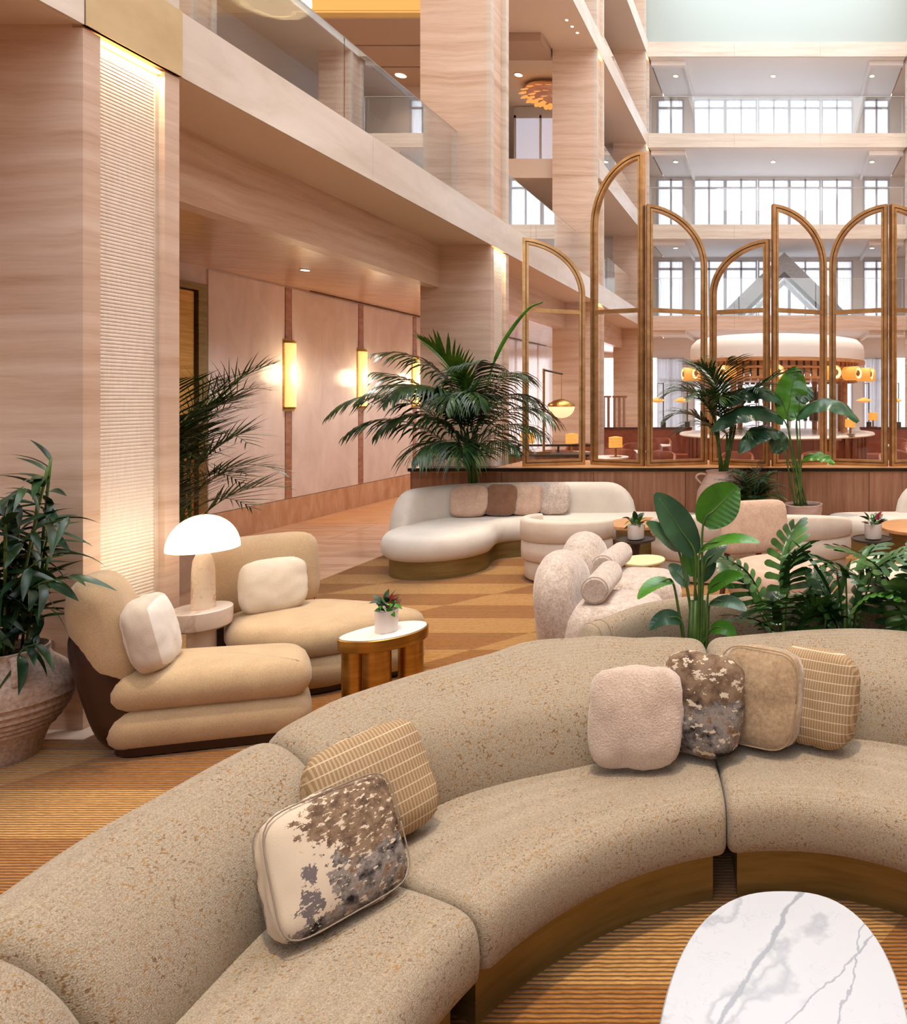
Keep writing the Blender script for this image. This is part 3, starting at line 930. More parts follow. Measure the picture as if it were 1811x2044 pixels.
# amber shell chandelier in the gallery behind the columns
ch = thing('shell_chandelier', 'amber shell ceiling light glowing between the second and third columns', 'ceiling light', (-5.0, 15.6, 8.38))
for ring, (r, z, n) in enumerate(((0.55, 8.46, 18), (0.38, 8.41, 14), (0.2, 8.37, 8))):
    for i in range(n):
        a = 2 * PI * i / n + ring * 0.2
        c = Vector((-5.0 + r * math.cos(a), 15.6 + r * math.sin(a), z))
        o = Vector((math.cos(a), math.sin(a), -0.35)); s_ = Vector((-math.sin(a), math.cos(a), 0))
        MB().loft([[c - s_ * 0.06, c + s_ * 0.06], [c + o * 0.09 - s_ * 0.07, c + o * 0.09 + s_ * 0.07], [c + o * 0.16 - s_ * 0.02, c + o * 0.16 + s_ * 0.02]], False, False, closed=False).build('shell', AMBER, ch, smooth=180)
MB().lathe([(0.001, 8.50), (0.6, 8.50), (0.6, 8.53), (0.001, 8.53)], 28, (-5.0, 15.6, 0)).build('plate', WOODL, ch)
MB().tube([(-5, 15.6, 8.52), (-5, 15.6, 8.61)], 0.02, 6).build('stem', BRASS, ch)

# ================================================================== SEATING
def lerp_tab(tab, x):
    if x <= tab[0][0]: return tab[0][1]
    for (a, va), (b, vb) in zip(tab[:-1], tab[1:]):
        if x <= b:
            t = (x - a) / (b - a)
            t = t * t * (3 - 2 * t)
            return va + (vb - va) * t
    return tab[-1][1]

RC = [(-50, 1.74), (-19, 1.72), (11, 1.56), (20, 1.64), (28, 1.76), (35, 1.83), (41, 1.775), (47, 1.765), (57, 1.76), (66.4, 1.69), (66.6, 1.66), (80, 1.62), (95, 1.58), (125, 1.58)]
RJ = [(-50, 1.34), (-19, 1.33), (11, 1.27), (30, 1.29), (54, 1.40), (66.4, 1.40), (66.6, 1.36), (90, 1.30), (125, 1.30)]
SC = (0.0, 1.49)
def ring_pt(r, th, z):
    a = math.radians(th)
    return Vector((SC[0] - r * math.sin(a), SC[1] + r * math.cos(a), z))

def sweep(profile, t0, t1, rho, rmean, n=30):
    """profile(theta) -> closed loop of (r, z); ends pulled in by rho so they look stuffed"""
    mb = MB()
    dth = math.degrees(rho / rmean)
    st = []
    for k in range(6):
        a = PI / 2 * k / 5
        st.append((t0 + dth * (1 - math.sin(a)) if False else t0 + dth * (1 - math.cos(a)), rho * (1 - math.sin(a))))
    for k in range(1, n):
        st.append((t0 + dth + (t1 - t0 - 2 * dth) * k / n, 0))
    for k in range(5, -1, -1):
        a = PI / 2 * k / 5
        st.append((t1 - dth * (1 - math.cos(a)), rho * (1 - math.sin(a))))
    rings = []
    for th, ins in st:
        lp = profile(th)
        if ins > 1e-5:
            lp = offset(lp, ins)
        rings.append([ring_pt(r, th, z) for r, z in lp])
    mb.loft(rings)
    return mb

def seat_prof(th):
    rj = lerp_tab(RJ, th)
    return chaikin([(0.835, 0.165), (0.82, 0.28), (0.85, 0.365), (0.97, 0.382), (rj - 0.05, 0.362), (rj + 0.10, 0.352), (rj + 0.10, 0.165)], 2)
def back_prof(th):
    rj, rc = lerp_tab(RJ, th), lerp_tab(RC, th)
    return chaikin([(rj + 0.03, 0.10), (rj - 0.015, 0.33), (rj + 0.01, 0.47), (rj + 0.08, 0.585), (rc - 0.09, 0.665), (rc + 0.03, 0.675), (rc + 0.115, 0.60), (rc + 0.125, 0.40), (rc + 0.09, 0.10)], 2)
def base_prof(th):
    return [(0.905, 0.012), (0.905, 0.170), (lerp_tab(RC, th) + 0.02, 0.170), (lerp_tab(RC, th) + 0.02, 0.012)]

mods = [(-48, 11.3, 'curved flecked boucle sofa section at the right behind the marble table'),
        (11.3, 66.5, 'middle curved flecked boucle sofa section holding the pale plush pillow'),
        (66.5, 95.3, 'curved flecked boucle sofa section at lower left under the tapestry pillow'),
        (95.3, 124, 'flecked boucle sofa section cut off by the lower left corner')]
for t0, t1, lab in mods:
    c0 = ring_pt(1.3, (t0 + t1) / 2, 0)
    t = thing('curved_sofa_section', lab, 'sofa', (c0.x, c0.y, 0.012), 0, 'flecked boucle sofa ring')
    sweep(seat_prof, t0 + 0.12, t1 - 0.12, 0.035, 1.05).build('seat', SPECK, t, smooth=180)
    sweep(back_prof, t0 + 0.05, t1 - 0.05, 0.06, 1.55).build('backrest', SPECK, t, smooth=180)
    mb = MB()
    rings = []
    for k in range(25):
        th = t0 + 2.6 + (t1 - t0 - 5.2) * k / 24
        rings.append([ring_pt(r, th, z) for r, z in base_prof(th)])
    mb.loft(rings)
    mb.build('plinth', BRASSD, t, smooth=30)

# curved back of the next banquette, wrapped round the planting behind
path = catmull([(-0.955, 3.245), (-0.90, 3.30), (-0.85, 3.38), (-0.79, 3.48), (-0.66, 3.67), (-0.40, 3.80), (0.0, 3.85), (0.45, 3.82), (0.85, 3.62), (1.1, 3.35)], 8)
t = thing('curved_bench_back', 'low curved flecked boucle bench back wrapping the planter behind the sofas', 'bench', (-0.1, 3.8, 0.012))
rings = []
PROF = chaikin([(-0.08, 0.0), (-0.085, 0.45), (-0.07, 0.60), (0.0, 0.635), (0.07, 0.60), (0.085, 0.45), (0.08, 0.0)], 2)
for i, p in enumerate(path):
    d = (path[min(i + 1, len(path) - 1)] - path[max(i - 1, 0)]).to_2d().normalized() if False else Vector(((path[min(i + 1, len(path) - 1)] - path[max(i - 1, 0)]).x, (path[min(i + 1, len(path) - 1)] - path[max(i - 1, 0)]).y)).normalized()
    nn = Vector((-d.y, d.x))
    kz = 0.62 + 0.38 * min(1.0, i / 9) ** 0.6
    rings.append([Vector((p.x + nn.x * a, p.y + nn.y * a, 0.012 + z * kz)) for a, z in PROF])
MB().loft(rings).build('backrest', SPECK, t, smooth=60)
for i in (11, 16):
    p = path[i]; q = path[i + 1]
    d = Vector((q.x - p.x, q.y - p.y)).normalized(); nn = Vector((-d.y, d.x))
    MB().tube([Vector((p.x + nn.x * a * 1.03, p.y + nn.y * a, 0.012 + z)) for a, z in PROF[4:-4]], 0.0035, 5).build('seam', PIPINGT, t)

# scatter pillows on the flecked sofas
cushion('pillow', 'tapestry pillow woven with a brown tree on cream, lower left sofa', TOILE, (-1.095, 1.79, 0.38), -38, 30, 2, (0.315, 0.31, 0.125), p=6, pipe=PIPED, group='pillows on the flecked sofas', seed=1, belly=0.12)
cushion('pillow', 'tan lattice weave pillow tucked behind the tapestry pillow', GRIDF, (-1.145, 2.07, 0.385), -32, 28, 3, (0.34, 0.33, 0.12), p=6, group='pillows on the flecked sofas', seed=2, belly=0.12)
cushion('pillow', 'pinkish beige plush pillow, first of the four in a row', PLUSH, (-0.51, 2.50, 0.385), -95, 14, 3, (0.345, 0.345, 0.12), q=2.6, group='pillows on the flecked sofas', seed=3, belly=0.15)
cushion('pillow', 'brown and grey tapestry pillow leaning behind the plush pillow', TOILED, (-0.305, 2.60, 0.385), -112, 14, 0, (0.345, 0.355, 0.13), group='pillows on the flecked sofas', seed=4, belly=0.12)
cushion('pillow', 'taupe velvet box pillow, third of the four in a row', TANV, (-0.085, 2.665, 0.385), -114, 16, 0, (0.345, 0.36, 0.14), pipe=PIPINGT, group='pillows on the flecked sofas', seed=5, belly=0.1)
cushion('pillow', 'tan lattice weave pillow, last of the four in a row', GRIDF, (0.125, 2.675, 0.385), -116, 15, 0, (0.345, 0.35, 0.14), group='pillows on the flecked sofas', seed=6, belly=0.1)

# marble coffee table in the middle of the ring
t = thing('coffee_table', 'oval white marble coffee table with grey veins inside the sofa ring', 'table', (0.015, 1.45, 0.012), 0.0)
ol = []
for i in range(72):
    a = 2 * PI * i / 72
    c, s_ = math.cos(a), math.sin(a)
    k = (abs(c) ** 2.5 + abs(s_) ** 2.5) ** (-1 / 2.5)
    ol.append((0.015 + 0.265 * c * k, 1.45 + 0.435 * s_ * k))
MB().prism(ol, 0.355, 0.382, 0.004).build('tabletop', MARBLE, t, smooth=30)
for yy in (1.2, 1.68):
    MB().lathe([(0.09, 0.012), (0.09, 0.356)], 28, (0.015, yy, 0)).build('leg', BRASSD, t, smooth=40)

# ---- the two lounge chairs by the lamp
def lounge(label, ol, base_ol, backs, shell, seatz=(0.045, 0.225, 0.40)):
    c = (sum(p[0] for p in ol) / len(ol), sum(p[1] for p in ol) / len(ol))
    t = thing('lounge_chair', label, 'chair', (c[0], c[1], 0.012), 0, 'sand boucle lounge chairs')
    lo = rounded(ol, 0.15)
    MB().puff(lo, seatz[0], seatz[1] + 0.005, 0.06, 0.0).build('lower_cushion', CREAMF, t, smooth=180)
    MB().puff(lo, seatz[1] - 0.005, seatz[2], 0.075, 0.02).build('upper_cushion', CREAMF, t, smooth=180)
    MB().prism(rounded(base_ol, 0.12), 0.012, 0.07, 0.01).build('plinth', SHELL, t, smooth=40)
    for nm, mat, cen, az, el, size, pq in ((('back_cushion', CREAMF) + backs), (('back_shell', SHELL) + shell)):
        Mx = cushion_frame((0, 0, 0), math.radians(az), math.radians(el), 0, 0)
        Mx = Matrix.Translation(Vector(cen)) @ Mx
        vs, fs = sqpts(14, *pq)
        mb = MB()
        mb.add([Mx @ Vector((x * size[0] / 2, y * size[1] / 2, z * size[2] / 2)) for x, y, z in vs], fs)
        mb.build(nm, mat, t, smooth=180)
    return t
lounge('sand boucle lounge chair with a dark shell, nearer, beside the clay urn',
       [(-3.17, 3.23), (-2.29, 3.47), (-2.57, 3.84), (-3.30, 3.70)],
       [(-3.13, 3.27), (-2.36, 3.48), (-2.58, 3.82), (-3.33, 3.68)],
       ((-3.255, 3.42, 0.575), 34, 13, (0.44, 0.58, 0.24), (3.4, 2.6)),
       ((-3.245, 3.43, 0.345), 34, 13, (0.43, 0.66, 0.22), (4, 3.0)))
lounge('sand boucle lounge chair behind the brass edged side table',
       [(-2.64, 3.93), (-2.13, 4.36), (-2.55, 4.58), (-3.05, 4.68), (-3.42, 4.33), (-3.16, 4.0)],
       [(-2.66, 3.97), (-2.22, 4.36), (-3.05, 4.64), (-3.36, 4.34), (-3.13, 4.03)],
       ((-3.30, 4.49, 0.59), -47, 12, (0.62, 0.49, 0.20), (5, 2.8)),
       ((-3.345, 4.535, 0.38), -47, 12, (0.60, 0.5, 0.12), (4, 2.6)))
cushion('pillow', 'white linen box pillow with a side panel darkened for shade on the nearer lounge chair', PILWHITE, (-3.02, 3.44, 0.39), 26, 12, 0, (0.33, 0.36, 0.15), q=3.0, side=PILSIDE, seed=8, belly=0.1, group='pillows on the lounge chairs')
cushion('pillow', 'cream pillow tilted on the lounge chair behind the side table', PILCREAM, (-3.08, 4.29, 0.40), -58, 18, 2, (0.35, 0.33, 0.13), q=2.6, seed=9, belly=0.15, group='pillows on the lounge chairs')

# lamp table and mushroom lamp
t = thing('pedestal_table', 'small pale marble pedestal table between the two lounge chairs', 'table', (-3.325, 4.05, 0.012))
MB().lathe([(0.001, 0.012), (0.085, 0.012), (0.085, 0.03), (0.07, 0.05), (0.068, 0.39)], 36, (-3.325, 4.05, 0)).build('pedestal', MARBLEP, t)
MB().lathe([(0.001, 0.385), (0.12, 0.385), (0.14, 0.40), (0.146, 0.43), (0.146, 0.495), (0.141, 0.50), (0.001, 0.50)], 40, (-3.325, 4.05, 0)).build('tabletop', MARBLEP, t)
t = thing('table_lamp', 'lit white dome table lamp on a veined alabaster base', 'lamp', (-3.35, 4.05, 0.50))
LX, LY = -3.315, 4.05
MB().lathe([(0.001, 0.50), (0.057, 0.50), (0.058, 0.505), (0.055, 0.71), (0.049, 0.775), (0.035, 0.81), (0.016, 0.825), (0.001, 0.825)], 32, (LX, LY, 0)).build('lamp_base', ALAB, t)
MB().lathe([(0.016, 0.81), (0.016, 0.88)], 16, (LX, LY, 0)).build('neck', BRASS, t)
sh = [(0.172 * math.cos(a), 0.842 + 0.195 * math.sin(a)) for a in [PI / 2 * k / 12 for k in range(12)]] + [(0.012, 1.037)]
sh2 = [(max(r - 0.008, 0.004), z - 0.004) for r, z in reversed(sh)]
MB().lathe([(0.166, 0.839)] + sh + sh2, 48, (LX, LY, 0)).build('lamp_shade', LAMPGLOW, t, smooth=50)
shade_ = t.children[-1]
MB().lathe([(0.005, 1.036), (0.006, 1.04), (0.005, 1.044), (0.001, 1.045)], 12, (LX, LY, 0)).build('finial', BRASS, shade_)
light('table_lamp_bulb', 'POINT', (LX, LY, 0.86), 6, (1, 0.76, 0.46), shadow_soft_size=0.05)
light('table_lamp_glow', 'POINT', (LX + 0.02, LY - 0.26, 0.93), 2, (1, 0.78, 0.5), shadow_soft_size=0.12)

# brass edged side table with a potted arrangement
t = thing('side_table', 'pebble shaped white stone side table with brass edge and legs', 'table', (-2.19, 3.90, 0.012))
ol = chaikin([(-2.395, 3.80), (-2.32, 3.72), (-2.13, 3.72), (-1.985, 3.86), (-1.985, 4.04), (-2.12, 4.09), (-2.30, 4.0)], 3)
MB().prism(ol, 0.352, 0.415, 0.003).build('rim', BRASS, t, smooth=40)
MB().prism(offset(ol, 0.008), 0.405, 0.42, 0.002).build('tabletop', TABLEW, t, smooth=40)
for x, y, r in ((-2.30, 3.82, 0.065), (-2.17, 3.80, 0.07), (-2.07, 3.96, 0.065)):
    MB().lathe([(r, 0.012), (r, 0.353)], 28, (x, y, 0)).build('leg', BRASS, t, smooth=40)

def leaf_strip(L, wd, droop=0.3, fold=0.15, n=6, shape=0.8, tip=1.0):
    """single blade along +X, local z up"""
    mb = MB()
    rings = []
    for i in range(n + 1):
        s = i / n
        ww = wd * (math.sin(PI * min(1, s ** shape)) ** 0.75) if 0 < s < 1 else 0.002
        x = L * s; z = -droop * L * s * s
        rings.append([Vector((x, -ww / 2, z + fold * ww)), Vector((x, 0, z)), Vector((x, ww / 2, z + fold * ww))])
    mb.loft(rings, False, False, closed=False)
    return mb

def mesh_of(mb, name, mats):
    o = mb.build(name, mats, smooth=180)
    me = o.data
    bpy.data.objects.remove(o)
    return me

def put(me, name, parent, loc, az, el, roll=0.0, s=1.0):
    """an instance of a leaf mesh: points along azimuth az, raised by el"""
    o = bpy.data.objects.new(name, me)
    COL.objects.link(o)
    o.parent = parent
    Mw = Matrix.Translation(Vector(loc)) @ Matrix.Rotation(az, 4, 'Z') @ Matrix.Rotation(-el, 4, 'Y') @ Matrix.Rotation(roll, 4, 'X') @ Matrix.Scale(s, 4)
    o.matrix_local = ROOTM[parent].inverted() @ Mw
    return o

SMALL = [mesh_of(leaf_strip(0.07, 0.034, 0.3), 'small_leaf', LEAF_C), mesh_of(leaf_strip(0.06, 0.03, 0.2), 'small_leaf', LEAF_S), mesh_of(leaf_strip(0.06, 0.036, 0.2), 'small_leaf', FLOWERB)]
RED = mesh_of(leaf_strip(0.075, 0.05, 0.1, 0.35), 'spathe', FLOWER)
def potted(label, x, y, z, r, h, n, red, seed):
    rnd = random.Random(seed)
    t = thing('flower_pot', label, 'plant', (x, y, z), 0, 'potted table flowers')
    MB().lathe([(0.001, 0), (r * 0.93, 0), (r * 0.97, 0.006), (r, h), (r * 0.92, h), (r * 0.9, h - 0.015), (0.001, h - 0.015)], 32, (x, y, z)).build('pot', POTW, t)
    for i in range(n):
        a = rnd.uniform(0, 2 * PI); rr = rnd.uniform(0, r * 0.8)
        put(SMALL[rnd.choice((0, 0, 0, 1, 2))] if i > n * 0.25 else SMALL[1], 'leaf', t, (x + rr * math.cos(a), y + rr * math.sin(a), z + h + rnd.uniform(-0.01, 0.05)), a + rnd.uniform(-0.6, 0.6), rnd.uniform(-0.5, 0.3) if i < n * 0.25 else rnd.uniform(0.2, 1.4), rnd.uniform(-0.7, 0.7), rnd.uniform(0.7, 1.25) * r / 0.065)
    for i in range(red):
        put(RED, 'spathe', t, (x + r * 0.5 + 0.008 * i, y - 0.01, z + h + 0.03), -0.9 + i * 0.8, 1.25, 0.3, r / 0.065)
    return t
potted('white pot of dark leaves with a red anthurium on the pebble side table', -2.165, 3.885, 0.421, 0.058, 0.118, 34, 2, 3)

# ---- ivory serpentine sofas at the back
def serpentine(label, sx, x0, flip):
    """sx mirrors about x=0 for the right hand sofa"""
    def m(p): return (x0 + sx * p[0], p[1])
    t = thing('curved_sofa', label, 'sofa', m((-2.6, 7.6)) + (0.012,), 0, 'ivory serpentine sofas')
    ol = [(-3.36 + 0.53 * math.cos(a), 7.0 + 0.53 * math.sin(a)) for a in [PI + 0.1 + k * (PI - 0.05) / 10 for k in range(11)]]
    ol += [(-2.90, 7.27), (-2.90, 7.42), (-2.78, 7.49), (-2.5, 7.50), (-2.2, 7.52), (-1.7, 7.55), (-1.2, 7.62), (-0.85, 7.72), (-0.80, 7.95), (-1.0, 8.08), (-1.6, 8.12), (-2.6, 8.12), (-3.2, 8.05), (-3.65, 7.85), (-3.9, 7.5)]
    ol = chaikin(ol, 2)
    o2 = [m(p) for p in ol]
    MB().puff(o2, 0.175, 0.42, 0.085, None).build('seat', WHITEF, t, smooth=180)
    MB().prism(offset(o2, 0.07), 0.012, 0.185).build('plinth', BRASSD, t, smooth=40)
    pth = catmull([(-3.86, 7.10), (-3.85, 7.45), (-3.62, 7.80), (-3.2, 7.98), (-2.6, 8.05), (-2.0, 8.06), (-1.62, 8.05)], 8)
    rings = []
    pr = chaikin([(-0.12, 0.30), (-0.13, 0.55), (-0.10, 0.72), (-0.02, 0.765), (0.07, 0.74), (0.12, 0.60), (0.12, 0.30)], 2)
    NP = len(pth)
    for i, p in enumerate(pth):
        a, b = pth[max(i - 1, 0)], pth[min(i + 1, NP - 1)]
        d = Vector((b.x - a.x, b.y - a.y)).normalized(); nn = Vector((-d.y, d.x))
        e = min(i, NP - 1 - i) / 8.0
        kz = math.sqrt(max(0.0, 1 - (1 - min(e, 1)) ** 2.2))
        row = []
        for q, z in pr:
            zz = 0.30 + (z - 0.30) * (0.12 + 0.88 * kz)
            X, Y = m((p.x + nn.x * q * (0.5 + 0.5 * kz), p.y + nn.y * q * (0.5 + 0.5 * kz)))
            row.append(Vector((X, Y, zz)))
        rings.append(row)
    MB().loft(rings).build('backrest', WHITEF, t, smooth=180)
    return t
serpentine('long ivory curved sofa with a rounded chaise end, left in front of the walnut wall', 1, 0, False)
serpentine('ivory curved sofa entering from the right edge before the walnut wall', -1, -0.27, True)
for i, (x, mt, nm, wdt) in enumerate(((-3.36, PEACHF, 'peach beige pillow, first of four on the long ivory sofa', 0.40), (-3.05, BROWNV, 'dark brown velvet pillow, second on the long ivory sofa', 0.36), (-2.79, PEACHF, 'peach beige pillow right of the dark brown velvet one', 0.36), (-2.50, VELVET, 'greyish plush pillow, last of four on the long ivory sofa', 0.36))):
    cushion('pillow', nm, mt, (x, 7.62 + 0.055 * i, 0.43), -86 - (8 if i else -4), 16, 0, (wdt, 0.35, 0.12), group='pillows on the long ivory sofa', seed=20 + i, belly=0.15)

# ---- velvet sofa with arch backs
t = thing('arched_sofa', 'pale crushed velvet sofa with two arched backs facing right', 'sofa', (-1.1, 4.85, 0.012), 0)
for yc, xs in ((4.52, -1.37), (5.16, -1.40)):
    arch = [(yc - 0.30, 0.03)] + [(yc + 0.30 * math.cos(a), 0.46 + 0.27 * math.sin(a)) for a in [PI - PI * k / 14 for k in range(15)]] + [(yc + 0.30, 0.03)]
    rings = []
    for k in range(9):
        a = -PI / 2 + PI * k / 8
        ins = 0.11 * (1 - math.cos(a)); xx = xs + 0.125 * math.sin(a)
        rings.append([Vector((xx + (0.10 * (0.4 - z)), y, max(z, 0.02))) for y, z in offset(arch, ins)])
    MB().loft(rings).build('backrest', VELVET, t, smooth=180)
    ol = chaikin([(-1.38, yc - 0.32), (-0.95, yc - 0.32), (-0.72, yc - 0.22), (-0.70, yc + 0.2), (-0.92, yc + 0.32), (-1.38, yc + 0.32)], 3)
    MB().puff(ol, 0.03, 0.42, 0.11, 0.02).build('seat', VELVET, t, smooth=180)
def bolster(label, y0, y1, x0, x1):
    tb = thing('bolster', label, 'pillow', (x0, y0, 0.43), 0, 'velvet bolsters')
    d = Vector((x1 - x0, y1 - y0, 0)); L = d.length; d.normalize()
    prof = [(0, 0.001), (0.0, 0.07), (0.015, 0.085), (L - 0.015, 0.085), (L, 0.07), (L, 0.001)]
    sd = Vector((0, 0, 1)).cross(d); up = Vector((0, 0, 1))
    rings = [[Vector((x0, y0, 0.52)) + d * s + (sd * math.cos(2 * PI * k / 28) + up * math.sin(2 * PI * k / 28)) * r for k in range(28)] for s, r in prof]
    MB().loft(rings).build('roll', VELVET, tb, smooth=40)
    MB().tube([Vector((x0, y0, 0.52)) + d * 0.012 + (sd * math.cos(2 * PI * k / 24) + up * math.sin(2 * PI * k / 24)) * 0.083 for k in range(25)], 0.004, 5).build('piping', PIPING, tb)
bolster('pale velvet bolster on the nearer half of the arched sofa', 4.33, 4.79, -1.13, -1.14)
bolster('pale velvet bolster on the farther half of the arched sofa', 4.93, 5.42, -1.23, -1.20)

# ---- barrel chairs and loveseat in oat weave
def barrel(name, label, cx, cy, rx, ry, th0, th1, zs, drop, cat, group, seatr=0.75):
    t = thing(name, label, cat, (cx, cy, 0.012), 0, group)
    for bi, (za, zb, sc_) in enumerate(zs):
        rings = []
        n = 26
        for k in range(n + 1):
            th = math.radians(th0 + (th1 - th0) * k / n)
            e = abs(2 * k / n - 1)
            zt = zb - (drop * e ** 2 if bi == len(zs) - 1 else 0)
            pr = [(-0.014, za), (0.0, za + 0.012), (0.003, (za + zt) / 2), (0.0, zt - 0.03), (-0.012, zt - 0.008), (-0.035, zt), (-0.07, zt), (-0.085, zt - 0.02), (-0.09, za + 0.02), (-0.08, za)]
            rings.append([Vector((cx + (rx * sc_ + q) * math.cos(th), cy + (ry * sc_ + q) * math.sin(th), z)) for q, z in pr])
        MB().loft(rings).build('back_band', PALEF, t, smooth=75)
    MB().puff(circle(cx, cy + 0.03, rx * seatr, 40, ry * seatr), 0.10, 0.40, 0.07, 0.02).build('seat', PALEF, t, smooth=180)
    MB().lathe([(0.001, 0.012), (min(rx, ry) * 0.6, 0.012), (min(rx, ry) * 0.6, 0.11)], 32, (cx, cy, 0)).build('swivel_base', BRASSD, t)
    return t
barrel('barrel_chair', 'oat weave barrel chair with banded back behind the velvet sofa', -2.0, 6.78, 0.45, 0.44, 150, 345, [(0.03, 0.22, 0.93), (0.215, 0.40, 1.0), (0.395, 0.60, 1.02)], 0.03, 'chair', 'oat weave barrel seats')
barrel('barrel_loveseat', 'wide oat weave barrel loveseat with banded back behind the peach chair', -0.25, 6.76, 0.96, 0.46, 170, 370, [(0.03, 0.22, 0.95), (0.215, 0.42, 1.0), (0.415, 0.66, 1.01)], 0.13, 'sofa', 'oat weave barrel seats')
barrel('barrel_chair', 'oat weave barrel chair cut by the right edge beside the low oak table', 1.62, 6.2, 0.45, 0.44, 170, 370, [(0.03, 0.22, 0.93), (0.215, 0.40, 1.0), (0.395, 0.60, 1.02)], 0.03, 'chair', 'oat weave barrel seats')

# peach velvet chair with dark legs
t = thing('walnut_leg_chair', 'peach velvet chair with round seat, square back and dark walnut legs', 'chair', (-0.02, 5.55, 0.012), 0)
Mx = Matrix.Translation(Vector((-0.20, 6.0, 0.615))) @ cushion_frame((0, 0, 0), math.radians(-71), math.radians(8), 0, 0)
vs, fs = sqpts(12, 6, 3)
MB().add([Mx @ Vector((x * 0.30, y * 0.225, z * 0.065)) for x, y, z in vs], fs).build('backrest', PEACHF, t, smooth=180)
MB().puff(circle(0.03, 5.43, 0.43, 44, 0.40), 0.20, 0.44, 0.08, 0.03).build('seat', PEACHF, t, smooth=180)
for a, b in (((-0.47, 5.88, 0.012), (-0.40, 6.0, 0.62)), ((-0.16, 6.12, 0.012), (-0.16, 6.06, 0.62)), ((-0.30, 5.2, 0.012), (-0.28, 5.26, 0.26)), ((0.33, 5.25, 0.012), (0.30, 5.3, 0.26))):
    MB().tube([a, b], [0.022, 0.03], 10).build('leg', WOODD, t)
MB().tube([(-0.40, 5.95, 0.30), (-0.2, 5.8, 0.28)], 0.02, 8).build('rail', WOODD, t)

# round ottoman and tray at the right
t = thing('ottoman', 'round cream ottoman at the right edge above the split leaf plants', 'ottoman', (0.95, 5.45, 0.012))
MB().puff(circle(0.95, 5.45, 0.44, 44, 0.40), 0.05, 0.43, 0.10, 0.02).build('cushion', PILCREAM, t, smooth=180)
MB().lathe([(0.001, 0.012), (0.34, 0.012), (0.34, 0.06)], 32, (0.95, 5.45, 0)).build('plinth', BRASSD, t)
t = thing('tray', 'round white tray with a thin bronze rim on the cream ottoman', 'tray', (1.02, 5.5, 0.452))
MB().lathe([(0.001, 0.452), (0.17, 0.452), (0.17, 0.462), (0.001, 0.462)], 40, (1.02, 5.5, 0)).build('plate', CLOTHW, t)
MB().lathe([(0.17, 0.452), (0.178, 0.452), (0.178, 0.470), (0.171, 0.470), (0.171, 0.462)], 40, (1.02, 5.5, 0)).build('rim', BRASS, t)

# small tables at the back
def pedestal(label, x, y, r, zt):
    t = thing('cocktail_table', label, 'table', (x, y, 0.012), 0, 'dark bronze cocktail tables')
    MB().lathe([(0.001, zt - 0.018), (r, zt - 0.018), (r, zt), (r * 0.97, zt), (r * 0.95, zt - 0.008), (0.001, zt - 0.008)], 36, (x, y, 0)).build('tabletop', DARKMET, t)
    MB().lathe([(0.001, 0.012), (0.11, 0.012), (0.10, 0.03), (0.05, 0.06), (0.035, zt - 0.12), (0.05, zt - 0.018)], 24, (x, y, 0)).build('pedestal', DARKMET, t)
pedestal('dark bronze cocktail table with a potted flower, left of the paddle leaf plant', -1.27, 6.28, 0.175, 0.46)
pedestal('dark bronze cocktail table with a pink flower pot near the right edge', 0.85, 6.3, 0.18, 0.46)
potted('white pot of dark leaves on the left bronze cocktail table', -1.265, 6.27, 0.461, 0.075, 0.125, 26, 0, 5)
potted('white pot with a pink flower on the right bronze cocktail table', 0.86, 6.29, 0.461, 0.078, 0.13, 24, 2, 8)
def oak(label, x, y, r):
    t = thing('coffee_table', label, 'table', (x, y, 0.012), 0, 'low oak drum tables')
    MB().prism(circle(x, y, r, 44), 0.41, 0.445, 0.004).build('tabletop', WOODL, t, smooth=40)
    MB().lathe([(r * 0.75, 0.012), (r * 0.75, 0.411)], 40, (x, y, 0)).build('drum', BRASSD, t)
oak('low round oak table on a bronze drum behind the left cocktail table', -1.42, 7.2, 0.31)
oak('low round oak table on a bronze drum at the right edge', 1.42, 7.0, 0.40)
CREAMT = simple('cream lacquer', '#e6d7a6', 0.35)
t = thing('slatted_side_table', 'small round cream lacquer table with slatted legs beside the velvet sofa', 'table', (-1.10, 5.74, 0.012))
MB().prism(circle(-1.10, 5.74, 0.18, 40), 0.375, 0.395, 0.004).build('tabletop', CREAMT, t, smooth=40)
for k in range(10):
    a = 2 * PI * k / 10
    MB().box(-0.028, 0.028, -0.008, 0.008, 0.012, 0.376, Matrix.Translation((-1.10 + 0.13 * math.cos(a), 5.74 + 0.13 * math.sin(a), 0)) @ Matrix.Rotation(a + PI / 2, 4, 'Z')).build('leg', CREAMT, t, smooth=0)

# ---- walnut partition, deck and the arched folding screen
t = thing('partition', 'low walnut partition with black ledge and oak top under the screen', 'partition', (0, 8.6, 0.012))
xs = [-4.40 + 1.1 * i for i in range(10)]
for a, b in zip(xs[:-1], xs[1:]):
    B('panel', WOOD, (a + 0.003, b - 0.003, 8.40, 8.425, 0.012, 0.835), parent=t)
B('core', WOODD, (-4.39, 5.5, 8.426, 8.62, 0.012, 0.835), (-3.40, 5.5, 8.62, 9.45, 0.012, 0.835), parent=t)
B('inlay', BRASS, (-4.40, 5.5, 8.395, 8.43, 0.835, 0.842), parent=t)
B('ledge', BLACK, (-4.42, 5.5, 8.38, 8.43, 0.842, 0.882), (-4.42, -3.40, 8.43, 8.64, 0.842, 0.882), parent=t)
B('oak_top', WOODL, (-3.40, 5.5, 8.43, 9.48, 0.842, 0.884), parent=t)

